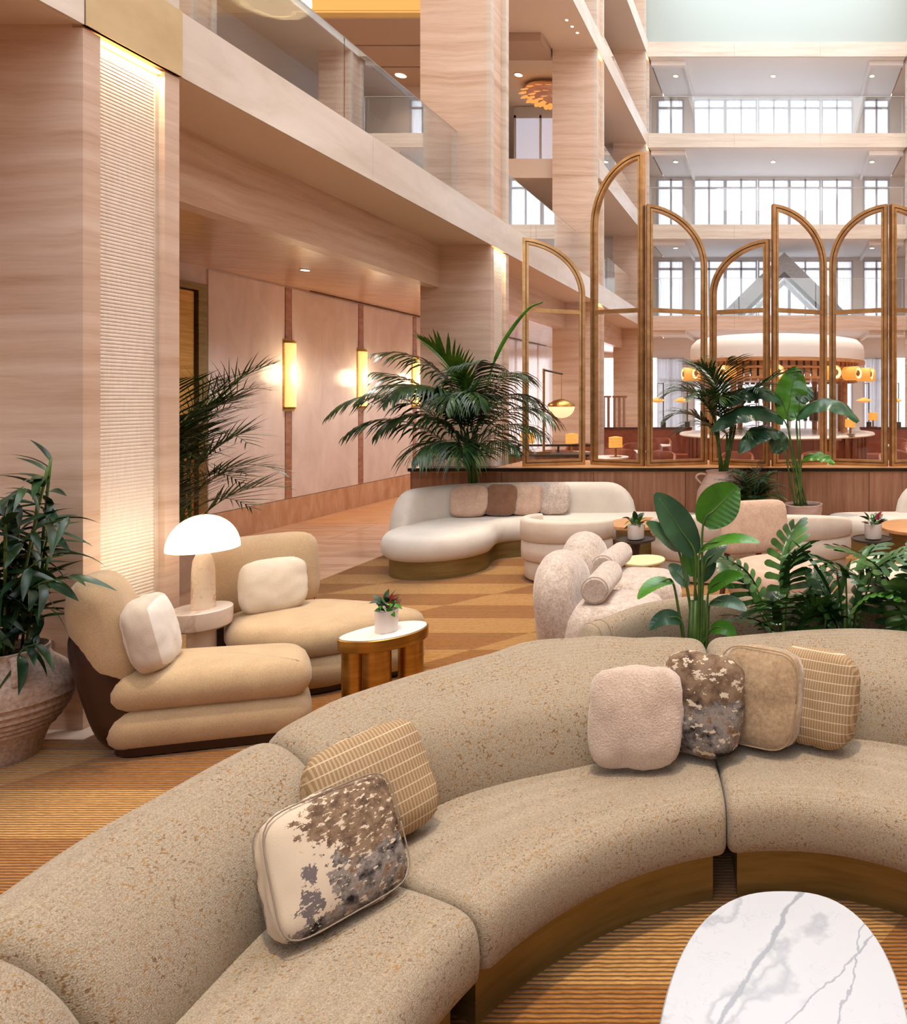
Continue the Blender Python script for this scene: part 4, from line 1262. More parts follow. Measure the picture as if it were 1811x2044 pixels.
scr = thing('folding_screen', 'tall folding screen of arched aged bronze frames with clear panes', 'screen', (0, 8.7, 0.886))
hx = [-3.10, -2.385, -1.635, -0.885, -0.085, 0.605, 1.385, 2.13, 2.9]
panels = []
pxs = [((1043, 1), (1168, 0)), ((1182, 0), (1286, 1)), ((1291, 1), (1411, 0)), ((1419, 0), (1536, 1)), ((1542, 1), (1649, 0)), ((1657, 0), (1772, 1)), ((1778, 1), (1886, 0)), ((1894, 0), (2010, 1))]
tops = [(3.68, 3.02), (3.86, 4.73), (4.09, 3.38), (3.02, 3.66), (4.09, 3.38), (3.38, 4.09), (4.09, 3.38), (3.02, 3.66)]
NEAR, FAR = 8.58, 8.86
ZB = 0.886
for ((pa, na), (pb, nb)), (za, zb) in zip(pxs, tops):
    ya, yb = (NEAR if na else FAR), (NEAR if nb else FAR)
    A = Vector(((pa - 1552) * ya / 1400, ya)); Bp = Vector(((pb - 1552) * yb / 1400, yb))
    W = (Bp - A).length; dx = (Bp - A) / W; nn = Vector((-dx.y, dx.x))
    if za > zb:
        arc = [(W * math.sin(a), zb + (za - zb) * math.cos(a)) for a in [PI / 2 * k / 16 for k in range(17)]]
        ol = [(0, ZB), (0, za)] + arc[1:] + [(W, ZB)]
    else:
        arc = [(W - W * math.sin(a), za + (zb - za) * math.cos(a)) for a in [PI / 2 * k / 16 for k in range(17)]]
        ol = [(W, ZB), (W, zb)] + arc[1:] + [(0, ZB)]
    def w3(p, q):
        return Vector((A.x + dx.x * p[0] + nn.x * q, A.y + dx.y * p[0] + nn.y * q, p[1]))
    def frame(o_, w0, w1, dep, name, mat, par):
        a_, b_ = offset(o_, w0), offset(o_, w1)
        return MB().loft([[w3(p, -dep) for p in a_], [w3(p, dep) for p in a_], [w3(p, dep) for p in b_], [w3(p, -dep) for p in b_]], loop=True).build(name, mat, par, smooth=25)
    pn = frame(ol, 0.0, 0.036, 0.036, 'panel_frame', BRONZE, scr)
    frame(ol, 0.036, 0.046, 0.020, 'shadow_channel', WOODD, pn)
    frame(ol, 0.046, 0.072, 0.030, 'inner_frame', BRONZE, pn)
    rail = [(0.05, 2.775), (W - 0.05, 2.775), (W - 0.05, 2.825), (0.05, 2.825)]
    MB().loft([[w3(p, -0.028) for p in rail], [w3(p, 0.028) for p in rail]]).build('crossbar', BRONZE, pn, smooth=0)
    inn = offset(ol, 0.066)
    lower = [(0.066, ZB + 0.066), (W - 0.066, ZB + 0.066), (W - 0.066, 2.78), (0.066, 2.78)]
    upper = [p for p in inn if p[1] > 2.0]
    lo_x = [p[0] for p in inn]
    upper = sorted([p for p in upper], key=lambda p: 0) 
    if za > zb:
        upper = [(0.066, 2.82)] + upper + [(W - 0.066, 2.82)]
    else:
        upper = [(W - 0.066, 2.82)] + upper + [(0.066, 2.82)]
    for poly in (lower, upper):
        MB().loft([[w3(p, -0.003) for p in poly], [w3(p, 0.003) for p in poly]]).build('pane', SCREENG, pn, smooth=0)

# ================================================================== PLANTS
def at(px, py, d):
    """surveyed point of the room: column, row of the survey photo and its distance"""
    return Vector(((px - 1552) * d / 1400, d, EYE - (py - 798) * d / 1400))

def frond(parent, base, az, el, L, droop, nl, ll, lw, mat, mat_stem, bare=0.25, rnd=random, hang=0.5, spread=1.0):
    """feather palm frond: arching rachis with two rows of leaflets, one mesh"""
    mb = MB(); mb.mi = 1
    pts = [Vector(base)]; n = 16
    for i in range(n):
        s = (i + 0.5) / n
        e = el - droop * s ** 1.6
        pts.append(pts[-1] + Vector((math.cos(az) * math.cos(e), math.sin(az) * math.cos(e), math.sin(e))) * (L / n))
    mb.tube(pts, [0.009 * (1 - 0.8 * i / n) * (L / 1.6) ** 0.5 for i in range(n + 1)], 5)
    mb.mi = 0
    side0 = Vector((-math.sin(az), math.cos(az), 0))
    for i in range(nl):
        s = bare + (1 - bare) * (i + 0.5) / nl
        f = s * n; k = min(int(f), n - 1); p = pts[k].lerp(pts[k + 1], f - k)
        t = (pts[k + 1] - pts[k]).normalized()
        nrm = side0.cross(t).normalized() * -1
        q = (s - bare) / (1 - bare)
        l = ll * (0.55 + 0.75 * math.sin(PI * min(1, q * 0.85 + 0.12))) * rnd.uniform(0.88, 1.08) * (0.55 + 0.45 * (1 - q) if q > 0.8 else 1)
        for sg in (-1, 1):
            fw = 0.55 + 0.75 * q
            d = (side0 * sg * spread + t * fw + nrm * rnd.uniform(0.15, 0.4)).normalized()
            row = []
            pp = p.copy(); m = 4
            for j in range(m + 1):
                u = j / m
                wd = lw * (0.5, 1.0, 0.9, 0.55, 0.05)[j]
                cr = d.cross(Vector((0, 0, 1)))
                cr = (cr.normalized() if cr.length > 1e-3 else side0) * 0.55 + t * 0.45
                row.append([pp - cr * wd / 2, pp + cr * wd / 2])
                d = (d + Vector((0, 0, -hang * 0.33 * (0.5 + u)))).normalized()
                pp = pp + d * (l / m)
            mb.loft(row, False, False, closed=False)
    o = mb.build('frond', [mat, mat_stem], parent, smooth=180)
    return o

def lathe_pot(name, t, mat, c, prof, n=44):
    return MB().lathe(prof, n, c).build(name, mat, t, smooth=35)

# clay urn with a bamboo palm at the left
UX, UY = -3.64, 3.30
t = thing('clay_urn', 'big grey speckled clay urn with a handle, by the near column at the left edge', 'pot', (UX, UY, 0.012))
pf = [(0.001, 0.012), (0.115, 0.012), (0.122, 0.03), (0.150, 0.12)]
for i, (z, r) in enumerate(((0.15, 0.172), (0.175, 0.19), (0.20, 0.206), (0.228, 0.222), (0.262, 0.236), (0.30, 0.248))):
    pf += [(r - 0.004, z), (r + 0.006, z + 0.004), (r + 0.006, z + 0.012), (r + 0.003, z + 0.020)]
pf += [(0.253, 0.345), (0.248, 0.375), (0.205, 0.43), (0.165, 0.47), (0.150, 0.50), (0.155, 0.525), (0.148, 0.53), (0.135, 0.50), (0.001, 0.49)]
ub = lathe_pot('body', t, TERRA, (UX, UY, 0), pf)
for a in (-0.55, 2.6):
    c = Vector((math.cos(a), math.sin(a), 0))
    hp = catmull([Vector((UX, UY, 0.505)) + c * 0.150, Vector((UX, UY, 0.515)) + c * 0.195, Vector((UX, UY, 0.47)) + c * 0.225, Vector((UX, UY, 0.40)) + c * 0.228], 6)
    MB().tube(hp, 0.02, 10, flat=0.6).build('handle', TERRA, ub, smooth=180)
MB().lathe([(0.001, 0.497), (0.136, 0.503)], 20, (UX, UY, 0)).build('soil', SOILM, t)
t = thing('bamboo_palm', 'leafy bamboo palm growing from the clay urn at the left edge', 'plant', (UX, UY, 0.50))
LB = [mesh_of(leaf_strip(0.20, 0.046, dr, 0.18, 6, 0.75), 'leaf_blade', LEAF_C) for dr in (0.25, 0.5, 0.8)]
rnd = random.Random(11)
for i in range(24):
    a = rnd.uniform(0, 2 * PI); rr = rnd.uniform(0.02, 0.11)
    b = Vector((UX + rr * math.cos(a), UY + rr * math.sin(a), 0.50))
    hh = rnd.uniform(0.22, 0.92)
    lean = 0.04 + 0.22 * hh * rnd.uniform(0.5, 1.3)
    if math.sin(a) > 0.2: lean *= 0.35
    tip = b + Vector((math.cos(a) * lean, math.sin(a) * lean, hh))
    pts = catmull([b, b.lerp(tip, 0.5) + Vector((0, 0, 0.04)), tip], 6)
    MB().tube(pts, 0.006, 6).build('cane', STEMG, t, smooth=180)
    nl = int(8 + hh * 11)
    for k in range(nl):
        s = 0.15 + 0.85 * (k + 0.5) / nl
        f = s * (len(pts) - 1); j = min(int(f), len(pts) - 2)
        p = pts[j].lerp(pts[j + 1], f - j)
        aa = rnd.uniform(0, 2 * PI)
        if math.sin(aa) > 0.55 and p.y > UY: aa = -aa
        put(LB[rnd.choice((0, 1, 2))], 'leaf', t, p, aa, rnd.uniform(-0.5, 0.9) if s < 0.8 else rnd.uniform(0.1, 1.2), rnd.uniform(-0.6, 0.6), rnd.uniform(0.62, 1.05))
# twigs reaching right across the column
for zz, ln, az in ((1.18, 0.34, -0.15), (1.02, 0.36, -0.25), (0.92, 0.40, -0.3), (1.32, 0.22, -0.5), (0.62, 0.26, -0.4)):
    b = Vector((UX + 0.06, UY - 0.04, zz - 0.22)); e = b + Vector((ln * math.cos(az), ln * math.sin(az), 0.20))
    pts = catmull([b, b.lerp(e, 0.5) + Vector((0, 0, 0.05)), e], 6)
    MB().tube(pts, 0.004, 5).build('twig', STEMG, t, smooth=180)
    for k in range(6):
        p = pts[min(3 + k * 2, len(pts) - 1)]
        put(LB[k % 3], 'leaf', t, p, az + rnd.uniform(-1.1, 0.9), rnd.uniform(-0.5, 0.4), rnd.uniform(-0.5, 0.5), rnd.uniform(0.55, 0.95))
# wall outlet on the near column
t = thing('wall_outlet', 'small white outlet plate low on the near travertine column', 'outlet', (-3.735, 3.576, 0.42))
B('plate', PLASTIC, (-3.768, -3.70, 3.572, 3.579, 0.40, 0.475), parent=t)
for dz in (0.42, 0.45):
    B('socket', simple('socket face', '#b9b2ab', 0.5), (-3.748, -3.72, 3.5700, 3.5725, dz - 0.010, dz + 0.012), parent=t)

# palm behind the near column
t = thing('corridor_palm', 'slender palm in a grey pot behind the near column, by the bronze doorway', 'plant', (-5.40, 6.25, 0.004))
lathe_pot('pot', t, STONEW, (-5.40, 6.25, 0.004), [(0.001, 0), (0.18, 0), (0.235, 0.30), (0.24, 0.34), (0.225, 0.34), (0.22, 0.31), (0.001, 0.31)])
rnd = random.Random(5)
for i in range(44):
    a = rnd.uniform(-2.0, 0.9); e = rnd.uniform(0.85, 1.45)
    zb = rnd.uniform(0.35, 1.25)
    b = Vector((-5.40 + rnd.uniform(-0.08, 0.12), 6.25 + rnd.uniform(-0.1, 0.1), zb))
    frond(t, b, a, e, rnd.uniform(0.8, 1.15), rnd.uniform(0.9, 1.7), 13, 0.36, 0.034, LEAF_B, STEMG, 0.35, rnd, 0.18)
for i in range(6):
    x, y = -5.40 + rnd.uniform(-0.1, 0.1), 6.25 + rnd.uniform(-0.1, 0.1)
    MB().tube([(x, y, 0.30), (x + rnd.uniform(-0.05, 0.05), y, 1.35)], 0.014, 6).build('cane', STEMG, t, smooth=180)

# big kentia palm in front of the second column
KX, KY = -3.56, 8.29
t = thing('kentia_palm', 'large arching feather palm between the ivory sofa and second column', 'plant', (KX, KY, 0.012))
lathe_pot('pot', t, TERRA, (KX, KY, 0.012), [(0.001, 0), (0.07, 0), (0.085, 0.30), (0.08, 0.30), (0.001, 0.28)])
rnd = random.Random(21)
spec = [(PI + 0.22, 1.05, 1.80, 1.95, 1.05, 1), (PI + 0.15, 1.0, 1.25, 0.95, 1.30, 1), (PI + 0.25, 1.28, 1.40, 1.5, 1.40, 1), (PI + 0.3, 0.95, 1.45, 1.75, 0.95, 1), (PI + 0.45, 1.2, 1.5, 2.1, 1.2, 1),
        (-0.3, 1.15, 1.15, 1.9, 1.25, 1), (-0.35, 0.85, 1.15, 1.6, 1.05, 1), (-0.4, 1.3, 1.2, 1.8, 1.35, 1), (-0.5, 0.9, 1.0, 1.7, 0.9, 1), (-0.25, 1.05, 1.35, 2.0, 1.1, 1),
        (-1.0, 1.3, 1.25, 2.3, 1.2, 1), (-1.5, 1.35, 1.2, 2.4, 1.2, 1), (-2.1, 1.3, 1.3, 2.3, 1.25, 1), (-2.5, 1.15, 1.3, 2.2, 1.0, 1), (-1.2, 1.0, 1.0, 2.2, 0.9, 1), (-1.9, 0.95, 1.0, 2.0, 0.9, 1), (-2.3, 1.42, 1.25, 0.9, 1.3, 2), (-0.8, 1.45, 1.0, 1.2, 1.35, 1)]
for az, el, L, dr, zb, mk in spec:
    b = Vector((KX + rnd.uniform(-0.06, 0.06), KY - 0.17 + rnd.uniform(-0.05, 0.02), zb))
    frond(t, b, az, el, L, dr, 34, 0.40, 0.046, LEAF_D if mk == 1 else LEAF_YOUNG, STEMG, 0.15, rnd, 1.35 if mk == 1 else 0.3, 0.85)
# furled new spear leaning right
sp = catmull([Vector((KX, KY - 0.05, 1.2)), Vector((KX + 0.16, KY - 0.06, 1.9)), Vector((KX + 0.33, KY - 0.06, 2.35)), Vector((KX + 0.62, KY - 0.08, 2.74)), Vector((KX + 0.82, KY - 0.1, 2.84))], 8)
MB().tube(sp, [0.014 + 0.02 * math.sin(PI * min(1, i / len(sp))) ** 2 * (1 if i > 12 else 0.3) for i in range(len(sp))], 7, flat=0.6).build('spear_leaf', LEAF_S, t, smooth=180)
for i in range(10):
    x = KX + rnd.uniform(-0.05, 0.05); y = KY + rnd.uniform(-0.05, 0.02)
    MB().tube([(x, y, 0.28), (x + rnd.uniform(-0.03, 0.03), y - 0.08, 0.9), (x + rnd.uniform(-0.12, 0.12), y - 0.17, rnd.uniform(1.1, 1.4))], 0.013, 6).build('stem', STEMG, t, smooth=180)

def paddle(parent, root, b, tip, wd, mat, lift=0.08, face=(0, -0.8, 0.6), fold=0.12, sag=0.0, ripple=0.0):
    """broad banana-like leaf on its own stalk"""
    root, b, tip = Vector(root), Vector(b), Vector(tip)
    ax = tip - b; L = ax.length
    nrm = Vector(face).normalized()
    NS = 30
    mid = b.lerp(tip, 0.5) + Vector((0, 0, lift))
    spine = [(b * (1 - s) ** 2 + mid * 2 * s * (1 - s) + tip * s * s) for s in [i / NS for i in range(NS + 1)]]
    mb = MB(); mb.mi = 0
    rings = []
    for i, p in enumerate(spine):
        s = i / NS
        t_ = (spine[min(i + 1, NS)] - spine[max(i - 1, 0)]).normalized()
        c = t_.cross(nrm).normalized(); n2 = c.cross(t_)
        w_ = wd * (math.sin(PI * (0.04 + 0.95 * s) ** 0.85) ** 0.62) / 2
        row = []
        for j in range(-4, 5):
            u = j / 4
            h = fold * abs(u) ** 1.4 * w_ + ripple * math.sin(s * 22 + u * 2) * abs(u) + 0.010 * wd * math.sin(s * 62 - 7 * abs(u)) * min(1, abs(u) * 3)
            row.append(p + c * (u * w_) + n2 * h + Vector((0, 0, -sag * abs(u) ** 2 * w_)))
        rings.append(row)
    mb.loft(rings, False, False, closed=False)
    mb.mi = 1
    stalk = catmull([root, root.lerp(b, 0.55) + Vector((0, 0, 0.04 * (b - root).length)), b, spine[10], spine[27]], 6)
    k = len(stalk)
    mb.tube(stalk, [0.009 * (1 - 0.85 * i / k) * (1.5 if L > 0.4 else 1) for i in range(k)], 6)
    return mb.build('leaf', [mat, STEMG], parent, smooth=180)

# paddle leaf plant growing between the sofas
PX, PY = -0.385, 3.32
t = thing('paddle_leaf_plant', 'glossy green paddle leaf plant rising behind the gap between sofa sections', 'plant', (PX, PY, 0.42))
D = 3.3
for i, (b, tip, wd, mt, lift, face, dd) in enumerate((
        ((1388, 1108), (1308, 985), 0.155, LEAF_SD, 0.03, (0.5, -0.8, 0.2), (0, -0.05)),
        ((1404, 1048), (1474, 972), 0.20, LEAF_S, 0.03, (0.2, -1, 0.1), (0, 0.05)),
        ((1354, 1096), (1290, 1044), 0.10, LEAF_SD, 0.02, (0.2, -0.6, 0.7), (0, -0.12)),
        ((1398, 1100), (1517, 1084), 0.085, LEAF_S, 0.07, (0, -0.45, 0.9), (0, -0.1)),
        ((1343, 1162), (1274, 1196), 0.10, LEAF_S, 0.06, (-0.3, -0.6, 0.75), (0, -0.15)),
        ((1408, 1128), (1452, 1088), 0.08, LEAF_SD, 0.03, (0, -0.5, 0.8), (0.05, 0.1)),
        ((1415, 1180), (1484, 1152), 0.09, LEAF_S, 0.05, (0, -0.6, 0.75), (0, -0.05)),
        ((1418, 1205), (1490, 1220), 0.09, LEAF_SD, 0.05, (0.2, -0.5, 0.8), (0, -0.12)),
        ((1360, 1240), (1296, 1258), 0.09, LEAF_SD, 0.07, (0, -0.6, 0.7), (0, -0.1)),
        ((1420, 1258), (1470, 1275), 0.08, LEAF_S, 0.06, (0.2, -0.6, 0.7), (0, -0.05)),
        ((1372, 1170), (1335, 1128), 0.07, LEAF_SD, 0.03, (0, -0.8, 0.5), (0.05, 0.1)),
        ((1400, 1160), (1425, 1105), 0.09, LEAF_SD, 0.02, (0, -1, 0.3), (0.1, 0.12)),
        ((1385, 1150), (1370, 1085), 0.08, LEAF_S, 0.02, (0, -1, 0.3), (0.1, 0.12)))):
    paddle(t, (PX + rnd.uniform(-0.05, 0.05), PY + rnd.uniform(-0.04, 0.04), 0.42), at(b[0], b[1], D + dd[0]), at(tip[0], tip[1], D + dd[1]), wd, mt, lift, face)
for i in range(4):
    MB().tube([(PX - 0.03 + 0.02 * i, PY, 0.42), (PX - 0.02 + 0.018 * i, PY, 0.75)], [0.02, 0.012], 8).build('stem', STEMG, t, smooth=180)

# planter trough behind the sofa ring
t = thing('planter', 'dark soil filled planter hidden behind the flecked sofa backs', 'planter', (0.1, 3.4, 0.012))
ol = chaikin([(-0.52, 3.24), (0.0, 3.40), (0.5, 3.36), (0.82, 3.25), (0.82, 3.45), (0.45, 3.66), (0.0, 3.70), (-0.38, 3.65), (-0.56, 3.48)], 2)
MB().prism(ol, 0.012, 0.40, 0.005).build('trough', WOODD, t, smooth=40)
MB().prism(offset(ol, 0.02), 0.395, 0.425, 0.004).build('soil', SOILM, t, smooth=40)

def lobed(L=0.34):
    mb = MB()
    sp = []
    for i in range(9):
        s = i / 8
        sp.append(Vector((L * s, 0, 0.05 * math.sin(PI * s * 0.9) - 0.06 * s * s)))
    mb.loft([[p + Vector((0, -0.028 * (1 - s * 0.7), 0.008)), p, p + Vector((0, 0.028 * (1 - s * 0.7), 0.008))] for p, s in zip(sp, [i / 8 for i in range(9)])], False, False, closed=False)
    for k in range(8):
        s = 0.06 + 0.86 * k / 7
        f = s * 8; j = min(int(f), 7); p = sp[j].lerp(sp[j + 1], f - j)
        ln = L * (0.34 + 0.16 * math.sin(PI * s)) * (1 - 0.35 * s)
        for sg in (-1, 1):
            a = 1.45 - 1.0 * s
            d = Vector((math.cos(a), sg * math.sin(a), 0.18)); d.normalize()
            c = Vector((-d.y * sg, d.x * sg, 0)).normalized() * sg
            row = []
            for u, wv in ((0, 1.1), (0.35, 0.95), (0.75, 1.25), (0.93, 0.9), (1, 0.15)):
                q = p + d * (ln * u) + Vector((0, 0, -0.05 * u * u))
                row.append([q - c * 0.0145 * wv, q + c * 0.0145 * wv])
            mb.loft(row, False, False, closed=False)
    return mb
LOB = [mesh_of(lobed(0.30), 'lobed_blade', LEAF_P), mesh_of(lobed(0.36), 'lobed_blade', LEAF_P), mesh_of(lobed(0.26), 'lobed_blade', LEAF_S)]
for ci, (cx, cy, nlv, lab, az0) in enumerate(((0.02, 3.53, 10, 'split leaf plant left of the trough, reaching toward the paddle leaf plant', PI), (0.36, 3.50, 12, 'tallest split leaf plant in the middle of the trough', PI / 2), (0.68, 3.42, 10, 'split leaf plant at the right edge of the picture', 0))):
    t = thing('split_leaf_plant', lab, 'plant', (cx, cy, 0.425), 0, 'split leaf plants in the trough')
    rnd = random.Random(40 + ci)
    for i in range(nlv):
        a = 2 * PI * i / nlv + rnd.uniform(-0.3, 0.3)
        e = rnd.uniform(0.25, 1.25)
        hgt = (0.08, 0.2, 0.3)[i % 3] + rnd.uniform(-0.03, 0.04) + (0.12 if ci == 1 and i % 3 == 2 else 0)
        rad = rnd.uniform(0.04, 0.14)
        p = Vector((cx + rad * math.cos(a), cy + rad * math.sin(a) * 0.7, 0.425 + hgt))
        root = Vector((cx + 0.02 * math.cos(a), cy + 0.02 * math.sin(a), 0.42))
        MB().tube(catmull([root, root.lerp(p, 0.5) + Vector((0, 0, 0.03)), p], 4), 0.005, 5).build('stem', STEMG, t, smooth=180)
        put(LOB[rnd.choice((0, 0, 1, 1, 2))], 'leaf', t, p, a, e * 0.9, rnd.uniform(-0.5, 0.5), rnd.uniform(0.8, 1.1))

t = thing('strap_leaf_shoot', 'upright dark strap leaves standing above the split leaf plants', 'plant', (0.22, 3.5, 0.425))
STRAP = mesh_of(leaf_strip(0.36, 0.055, 0.15, 0.3, 7, 0.9), 'strap_leaf', LEAF_P)
for p, a, e, sc_ in (((0.27, 3.50, 0.72), PI - 0.1, 1.1, 0.95), ((0.30, 3.50, 0.66), 0.6, 1.3, 0.7), ((0.24, 3.46, 0.62), PI + 0.9, 0.9, 0.7)):
    MB().tube([(0.22, 3.5, 0.42), p], 0.006, 6).build('stem', STEMG, t, smooth=180)
    put(STRAP, 'leaf', t, p, a, e, 0.3, sc_)

# plant group before the walnut partition, right of centre
t = thing('clay_jar', 'tall pink clay jar with small loop handles by the walnut partition', 'pot', (-0.66, 7.93, 0.012))
jb = lathe_pot('body', t, CLAYP, (-0.66, 7.93, 0.012), [(0.001, 0), (0.15, 0), (0.22, 0.25), (0.26, 0.50), (0.245, 0.66), (0.17, 0.80), (0.135, 0.86), (0.15, 0.89), (0.135, 0.89), (0.12, 0.84), (0.001, 0.82)])
for a in (PI + 0.3, -0.6):
    c = Vector((math.cos(a), math.sin(a), 0)); o = Vector((-0.66, 7.93, 0))
    MB().tube(catmull([o + c * 0.20 + Vector((0, 0, 0.76)), o + c * 0.26 + Vector((0, 0, 0.83)), o + c * 0.22 + Vector((0, 0, 0.87)), o + c * 0.15 + Vector((0, 0, 0.86))], 5), 0.012, 7).build('handle', CLAYP, jb, smooth=180)
t = thing('feather_palm', 'dark feather palm rising from the pink clay jar before the screen', 'plant', (-0.62, 7.93, 0.84))
rnd = random.Random(77)
for i, (az, el, L, dr, zb) in enumerate(((PI, 1.1, 0.85, 1.5, 1.45), (PI + 0.3, 1.25, 0.8, 1.9, 1.4), (PI - 0.1, 1.35, 0.8, 1.0, 1.5), (-0.05, 1.0, 1.0, 1.1, 1.5), (-0.3, 1.2, 0.7, 1.7, 1.4), (-1.0, 1.25, 0.75, 1.8, 1.45), (-1.6, 1.2, 0.75, 2.0, 1.4), (-2.2, 1.2, 0.8, 1.9, 1.4), (-2.7, 0.9, 0.7, 1.6, 1.3), (-1.3, 1.45, 0.75, 0.9, 1.5), (-2.5, 1.4, 0.8, 1.2, 1.5), (PI + 0.1, 0.7, 0.65, 1.4, 1.25), (-0.7, 0.8, 0.6, 1.5, 1.2))):
    frond(t, (-0.62 + rnd.uniform(-0.08, 0.14), 7.90 + rnd.uniform(-0.05, 0.05), zb), az, el, L, dr, 22, 0.32, 0.036, LEAF_D, STEMG, 0.12, rnd, 0.5)
for i in range(9):
    x = -0.62 + rnd.uniform(-0.06, 0.06)
    MB().tube([(x, 7.93, 0.84), (x + rnd.uniform(-0.12, 0.16), 7.9, rnd.uniform(1.3, 1.55))], 0.014, 6).build('stem', STEMG, t, smooth=180)
t = thing('white_bird_plant', 'tall blue green paddle leaf plant in a pink clay pot by the screen', 'plant', (0.29, 7.88, 0.012))
lathe_pot('pot', t, CLAYP, (0.29, 7.88, 0.012), [(0.001, 0), (0.16, 0)] + [(0.165 + 0.05 * k / 10 + 0.004 * (k % 2), 0.05 + 0.45 * k / 10) for k in range(11)] + [(0.22, 0.52), (0.20, 0.52), (0.195, 0.49), (0.001, 0.49)])
MB().lathe([(0.001, 0.515), (0.197, 0.505)], 20, (0.29, 7.88, 0)).build('soil', SOILM, t)
D = 7.85
for b, tip, wd, mt, lift, face, dd, sag in (
        ((1572, 838), (1588, 732), 0.37, LEAF_S, 0.02, (0.1, -1, 0.15), (0, 0.05), 0),
        ((1592, 832), (1714, 842), 0.26, LEAF_SD, 0.42, (0, -0.5, 0.8), (0, -0.2), 0.5),
        ((1562, 800), (1448, 812), 0.26, LEAF_SD, 0.30, (0, -0.55, 0.8), (0, -0.2), 0.4),
        ((1565, 838), (1420, 862), 0.28, LEAF_SD, 0.35, (0, -0.6, 0.75), (0, -0.3), 0.4),
        ((1560, 868), (1476, 905), 0.28, LEAF_SD, 0.28, (0, -0.6, 0.75), (0, -0.35), 0.3),
        ((1604, 916), (1666, 926), 0.17, LEAF_S, 0.14, (0, -0.5, 0.8), (0, -0.2), 0.3),
        ((1566, 900), (1535, 872), 0.26, LEAF_SD, 0.05, (0.2, -0.9, 0.3), (0, -0.1), 0),
        ((1590, 835), (1560, 790), 0.16, LEAF_SD, 0.05, (0, -0.8, 0.4), (0, 0.1), 0),
        ((1596, 800), (1622, 775), 0.2, LEAF_SD, 0.05, (0, -0.8, 0.4), (0, 0.1), 0.2)):
    paddle(t, (0.29 + rnd.uniform(-0.12, 0.05), 7.88 + rnd.uniform(-0.06, 0.06), 0.50), at(b[0], b[1], D + dd[0]), at(tip[0], tip[1], D + dd[1]), wd, mt, lift, face, sag=sag, ripple=0.012)
t = thing('fern', 'dense dark fern between the clay jar and the pink pot', 'plant', (-0.27, 7.62, 0.012))
lathe_pot('pot', t, CLAYP, (-0.27, 7.62, 0.012), [(0.001, 0), (0.12, 0), (0.17, 0.50), (0.155, 0.50), (0.15, 0.47), (0.001, 0.47)])
rnd = random.Random(9)
for i in range(60):
    a = rnd.uniform(0, 2 * PI)
    frond(t, (-0.27 + 0.05 * math.cos(a), 7.62 + 0.05 * math.sin(a), 0.52 + rnd.uniform(0, 0.22)), a, rnd.uniform(0.4, 1.5), rnd.uniform(0.28, 0.44), rnd.uniform(0.8, 2.2), 13, 0.10, 0.024, LEAF_D, STEMG, 0.1, rnd, 0.4)

# ================================================================== RESTAURANT BEHIND THE SCREEN
BX, BY = 0.0, 13.3
t = thing('bar_counter', 'round bar with white stone top and slatted chestnut front under the canopy', 'bar', (BX, BY, 0.006))
MB().lathe([(1.35, 1.04), (1.82, 1.04), (1.84, 1.06), (1.82, 1.09), (1.35, 1.09)], 64, (BX, BY, 0)).build('worktop', CLOTHW, t, smooth=40)
MB().lathe([(1.66, 0.006), (1.66, 1.04)], 64, (BX, BY, 0)).build('front_panel', LEATHER, t, smooth=60)
MB().lathe([(1.72, 0.20), (1.75, 0.21), (1.75, 0.24), (1.72, 0.25)], 48, (BX, BY, 0)).build('foot_rail', BRASS, t)
for k in range(48):
    a = 2 * PI * k / 48
    MB().box(-0.03, 0.03, -0.012, 0.012, 0.01, 1.035, Matrix.Translation((BX + 1.672 * math.cos(a), BY + 1.672 * math.sin(a), 0)) @ Matrix.Rotation(a + PI / 2, 4, 'Z')).build('slat', LEATHER, t, smooth=0)
t = thing('bar_canopy', 'large white drum canopy with slatted wood ring above the round bar', 'canopy', (BX, BY, 2.4))
MB().lathe([(0.001, 2.84), (1.30, 2.84), (1.52, 2.80), (1.62, 2.70), (1.64, 2.60), (1.64, 2.42), (1.55, 2.42), (0.001, 2.42)], 64, (BX, BY, 0)).build('drum', PLAST, t, smooth=50)
MB().lathe([(1.58, 2.36), (1.66, 2.36), (1.66, 2.415), (1.58, 2.415)], 64, (BX, BY, 0)).build('rim', WOODL, t)
for z0, z1, r in ((2.06, 2.10, 1.52), (2.24, 2.28, 1.52)):
    MB().lathe([(r - 0.03, z0), (r + 0.03, z0), (r + 0.03, z1), (r - 0.03, z1)], 64, (BX, BY, 0)).build('hoop', WOODL, t)
for k in range(72):
    a = 2 * PI * k / 72
    MB().box(-0.045, 0.045, -0.01, 0.01, 2.02, 2.36, Matrix.Translation((BX + 1.50 * math.cos(a), BY + 1.50 * math.sin(a), 0)) @ Matrix.Rotation(a + PI / 2, 4, 'Z')).build('slat', WOODL, t, smooth=0)
for k in range(10):
    a = 2 * PI * (k + 0.5) / 10
    MB().tube([(BX + 1.30 * math.cos(a), BY + 1.30 * math.sin(a), 0.01), (BX + 1.30 * math.cos(a), BY + 1.30 * math.sin(a), 2.42)], 0.055, 12).build('post', WOODL, t)
for z in (0.9, 1.3, 1.62):
    MB().lathe([(0.55, z), (0.95, z), (0.95, z + 0.02), (0.55, z + 0.02)], 40, (BX, BY, 0)).build('bottle_shelf', GLASS if z > 1 else WOODL, t)
BOT = MB().lathe([(0.001, 0), (0.035, 0), (0.035, 0.17), (0.012, 0.22), (0.012, 0.28), (0.001, 0.28)], 10).build('bottle', DARKMET, smooth=180)
bm_ = BOT.data
bpy.data.objects.remove(BOT)
AMB2 = simple('amber glass bottle', '#7a4a20', 0.15)
rnd = random.Random(3)
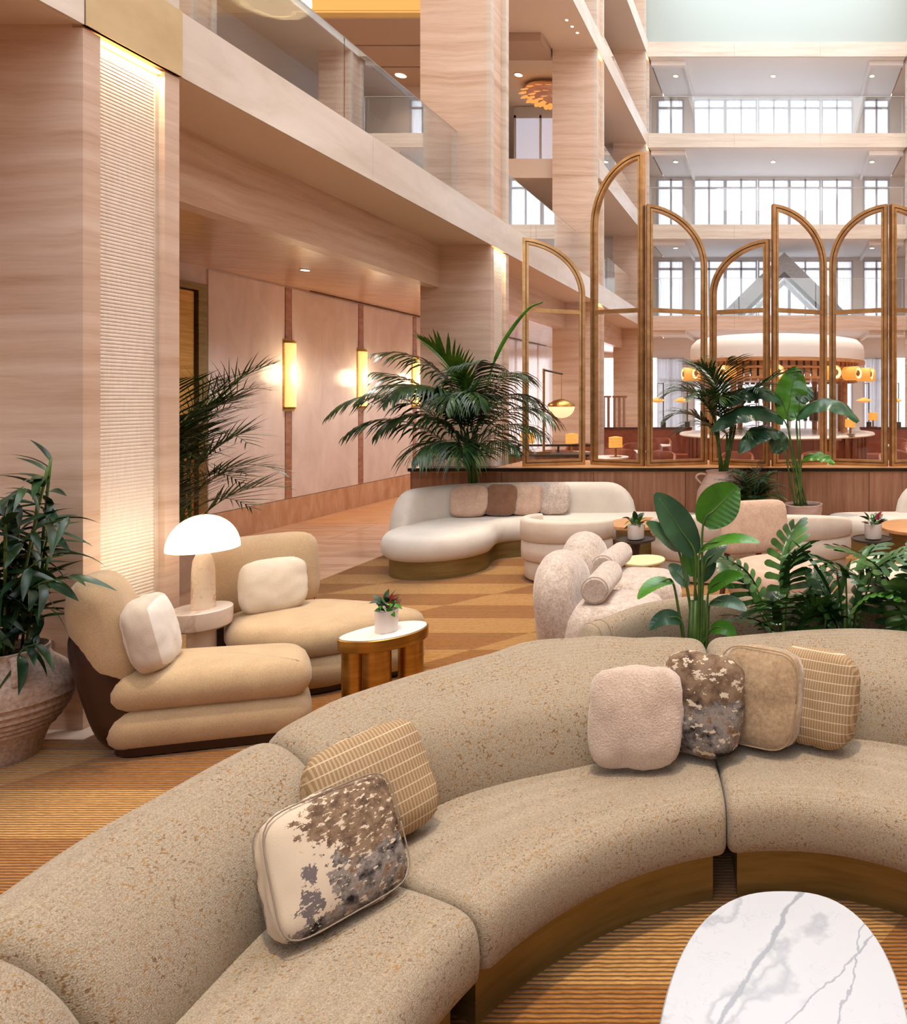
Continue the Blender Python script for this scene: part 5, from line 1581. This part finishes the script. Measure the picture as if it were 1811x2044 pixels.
for z in (1.32, 1.64):
    for k in range(16):
        a = PI + PI * (k + 0.5) / 16
        o = bpy.data.objects.new('bottle', bm_ if k % 3 else bm_.copy())
        if k % 3 == 0:
            o.data.materials[0] = AMB2
        COL.objects.link(o)
        o.location = (BX + 0.8 * math.cos(a), BY + 0.8 * math.sin(a), z + 0.002)
        tag(o, 'bottle standing on the round back shelf of the bar', 'bottle', 'bottles on the bar shelf')
for k, a in enumerate((-2.75, -2.45, -2.1, -1.57, -1.0, -0.7, -0.4, -0.1)):
    c = Vector((BX + 1.70 * math.cos(a), BY + 1.70 * math.sin(a), 2.16)); d = Vector((math.cos(a), math.sin(a), 0)); s_ = Vector((-d.y, d.x, 0)); u = Vector((0, 0, 1))
    lt = thing('drum_lamp', 'lit amber ring lamp on the canopy edge, %s' % ('leftmost', 'second from left', 'third from left', 'facing the front', 'right of the front one', 'third from right', 'second from right', 'rightmost')[k], 'lamp', c, 0, 'amber ring lamps on the canopy')
    def ringat(r, q): return [c + d * q + (s_ * math.cos(2 * PI * i / 24) + u * math.sin(2 * PI * i / 24)) * r for i in range(24)]
    MB().loft([ringat(0.12, -0.14), ringat(0.12, 0.12), ringat(0.095, 0.14)], True, False).build('shade', AMBER, lt, smooth=50)
    MB().loft([ringat(0.095, 0.14), ringat(0.058, 0.115), ringat(0.055, 0.105)], False, True).build('lens', BOWLGLOW, lt, smooth=50)
    MB().loft([ringat(0.057, 0.12), ringat(0.045, 0.135)], False, True).build('boss', BRASS, lt, smooth=50)

def dining_table(x, y, lab, r=0.36):
    t = thing('dining_table', lab, 'table', (x, y, 0.006), 0, 'restaurant tables')
    MB().prism(circle(x, y, r, 32), 0.725, 0.75, 0.003).build('tabletop', CLOTHW, t, smooth=40)
    MB().lathe([(0.001, 0.006), (0.22, 0.006), (0.2, 0.03), (0.04, 0.06), (0.04, 0.726)], 20, (x, y, 0)).build('pedestal', BRASSD, t)
t = thing('dining_chair', 'chestnut leather tub chair at a restaurant table behind the screen', 'chair', (0, 0, 0.006), 0, 'restaurant chairs')
MB().puff(circle(0, 0, 0.25, 24), 0.36, 0.47, 0.04, 0.01).build('seat', LEATHER, t, smooth=180)
rings = []
for k in range(15):
    th = math.radians(-20 + 220 * k / 14)
    e = abs(2 * k / 14 - 1)
    zt = 0.86 - 0.16 * e ** 3
    rings.append([Vector((r * math.cos(th), r * math.sin(th), z)) for r, z in ((0.27, 0.36), (0.29, zt - 0.03), (0.275, zt), (0.24, zt), (0.23, zt - 0.04), (0.235, 0.36))])
MB().loft(rings).build('backrest', LEATHER, t, smooth=60)
for sx in (-1, 1):
    for sy in (-1, 1):
        MB().tube([(0.2 * sx, 0.2 * sy, 0.006), (0.17 * sx, 0.17 * sy, 0.38)], 0.014, 8).build('leg', WOODD, t)
chair0 = t
used = False
UP, DN = PI / 2, -PI / 2
for tx, ty, angs, where in ((-1.9, 10.6, (UP, DN), 'front row table, first from the left'), (-0.65, 10.6, (UP, DN), 'front row table, second from the left'), (0.65, 10.6, (UP, DN), 'front row table, third from the left'), (1.9, 10.6, (UP, DN), 'front row table, last on the right'),
        (-2.85, 11.7, (0, PI), 'lamp lit table left of the bar'), (2.9, 11.75, (0, PI), 'table right of the bar, nearer the screen'), (-2.75, 12.95, (UP, DN), 'table beside the bar on its left'), (2.75, 12.95, (UP, DN), 'table beside the bar on its right'),
        (-3.75, 12.7, (UP, DN), 'lamp lit table by the third column'), (-2.6, 14.72, (UP, DN), 'table before the far left banquette'), (2.6, 14.72, (UP, DN), 'table before the far right banquette')):
    dining_table(tx, ty, 'round white topped restaurant table, ' + where)
    for a in angs:
        loc = (tx + 0.62 * math.cos(a), ty + 0.62 * math.sin(a), 0.006)
        rz = a - PI / 2
        lab = 'chestnut leather tub chair, %s side of the %s' % ({UP: 'far', DN: 'near', 0: 'right', PI: 'left'}[a], where)
        if not used:
            chair0.location = loc; chair0.rotation_euler = (0, 0, rz); used = True
            chair0['label'] = lab
        else:
            copy_tree(chair0, loc, rz, lab, 'restaurant chairs')

def banquette(x0, x1, y, lab):
    t = thing('banquette', lab, 'bench', ((x0 + x1) / 2, y, 0.006), 0)
    B('seat', LEATHER, (x0, x1, y - 0.55, y, 0.10, 0.46), parent=t)
    B('backrest', LEATHER, (x0, x1, y, y + 0.12, 0.10, 1.02), parent=t)
    B('top_rail', WOODD, (x0 - 0.02, x1 + 0.02, y - 0.02, y + 0.14, 1.02, 1.06), parent=t)
    B('plinth', WOODD, (x0 + 0.02, x1 - 0.02, y - 0.5, y + 0.1, 0.006, 0.10), parent=t)
banquette(-4.3, -2.0, 16.3, 'long chestnut leather banquette at the far left of the restaurant')
banquette(1.95, 4.3, 16.4, 'long chestnut leather banquette at the far right of the restaurant')
t = thing('service_console', 'walnut service console with a dark top behind the first screen panel', 'console', (-3.35, 10.3, 0.006))
B('body', WOOD, (-3.9, -2.75, 10.15, 10.6, 0.05, 0.88), parent=t)
B('top', DARKMET, (-3.93, -2.72, 10.12, 10.63, 0.88, 0.91), parent=t)
B('plinth', WOODD, (-3.87, -2.78, 10.2, 10.58, 0.006, 0.05), parent=t)
B('shelf_rail', DARKMET, (-3.9, -2.75, 10.52, 10.56, 1.0, 1.03), *[(x, x + 0.02, 10.52, 10.56, 0.91, 1.0) for x in (-3.9, -3.3, -2.78)], parent=t)
for i, x in enumerate((-2.85, -2.6)):
    t = thing('slat_divider', 'tall walnut slat divider %s the narrow far window' % ('left of' if i == 0 else 'right of'), 'divider', (x * 1.55, 17.2, 0.006))
    for k in range(3):
        B('slat', WOOD, (x * 1.55 + 0.12 * k, x * 1.55 + 0.05 + 0.12 * k, 17.2, 17.3, 0.006, 1.75), parent=t)
    B('top_rail', WOOD, (x * 1.55 - 0.02, x * 1.55 + 0.33, 17.2, 17.3, 1.75, 1.80), parent=t)

# arc lamp with a bowl shade
AX, AY = -3.45, 10.36
t = thing('arc_lamp', 'brass arc lamp with a glowing bowl shade behind the first screen panel', 'lamp', (AX, AY, 0.91))
MB().lathe([(0.001, 0.91), (0.10, 0.91), (0.10, 0.93), (0.02, 0.94)], 24, (AX, AY, 0)).build('base', BRASS, t)
MB().tube([(AX, AY, 0.93), (AX, AY, 2.16)], 0.018, 10).build('pole', BRASS, t)
MB().tube([(AX, AY, 2.14), (AX + 0.28, AY, 2.08)], 0.014, 8).build('arm', DARKMET, t)
MB().tube([(AX + 0.26, AY, 2.10), (AX + 0.26, AY, 1.66)], 0.006, 6).build('rod', BRASS, t)
MB().lathe([(0.19 * math.sin(a), 1.60 - 0.17 * math.cos(a)) for a in [0.02 + (PI / 2 - 0.02) * k / 10 for k in range(11)]], 32, (AX + 0.26, AY, 0)).build('bowl', BOWLGLOW, t, smooth=60)
MB().lathe([(0.19, 1.60), (0.20, 1.60), (0.19, 1.64), (0.10, 1.69), (0.03, 1.71), (0.001, 1.71)], 32, (AX + 0.26, AY, 0)).build('lid', BRASS, t, smooth=60)

def amber_lamp(x, y, z, lab, k=1.0):
    t = thing('table_lamp', lab, 'lamp', (x, y, z), 0, 'amber restaurant table lamps')
    MB().lathe([(0.001, 0), (0.10 * k, 0), (0.10 * k, 0.012), (0.02, 0.02), (0.02, 0.16 * k)], 24, (x, y, z)).build('stand', BRASS, t)
    pr = []
    for i in range(7):
        pr += [(0.105 * k, (0.16 + 0.026 * i) * k), (0.115 * k, (0.173 + 0.026 * i) * k)]
    MB().lathe([(0.02, 0.16 * k)] + pr + [(0.02, 0.345 * k)], 28, (x, y, z)).build('shade', AMBER, t, smooth=60)
amber_lamp(-2.68, 11.62, 0.75, 'lit amber ribbed lamp on the nearest white table, second screen panel')
amber_lamp(-3.72, 12.7, 0.75, 'lit amber ribbed lamp on a table beyond the nearest one')
amber_lamp(-3.72, 10.45, 0.91, 'lit amber ribbed lamp on the service console by the arc lamp', 0.9)
amber_lamp(1.25, 12.0, 1.10, 'lit amber ribbed lamp on the right of the bar top', 0.8)
amber_lamp(2.25, 16.47, 1.06, 'lit amber ribbed lamp on the far right banquette rail')
def saucer(x, y, lab):
    t = thing('saucer_lamp', lab, 'lamp', (x, y, 1.06), 0, 'saucer lamps on the banquette rails')
    MB().lathe([(0.001, 1.06), (0.06, 1.06), (0.06, 1.18), (0.012, 1.18), (0.012, 2.1), (0.001, 2.1)], 16, (x, y, 0)).build('pole', DARKMET, t)
    MB().tube([(x, y, 2.08), (x - 0.12, y - 0.1, 2.08)], 0.008, 6).build('arm', DARKMET, t)
    MB().tube([(x - 0.12, y - 0.1, 2.08), (x - 0.12, y - 0.1, 1.74)], 0.005, 6).build('rod', DARKMET, t)
    MB().lathe([(0.001, 1.76), (0.06, 1.74), (0.20, 1.68), (0.06, 1.64), (0.001, 1.63)], 28, (x - 0.12, y - 0.1, 0)).build('saucer', AMBER, t, smooth=30)
saucer(-2.66, 16.37, 'amber saucer lamp on the far left banquette rail, left one')
saucer(-2.10, 16.37, 'amber saucer lamp on the far left banquette rail, nearer the bar')
saucer(2.15, 16.47, 'amber saucer lamp on the far right banquette rail, nearer the bar')
saucer(2.85, 16.47, 'amber saucer lamp on the far right banquette rail, right one')
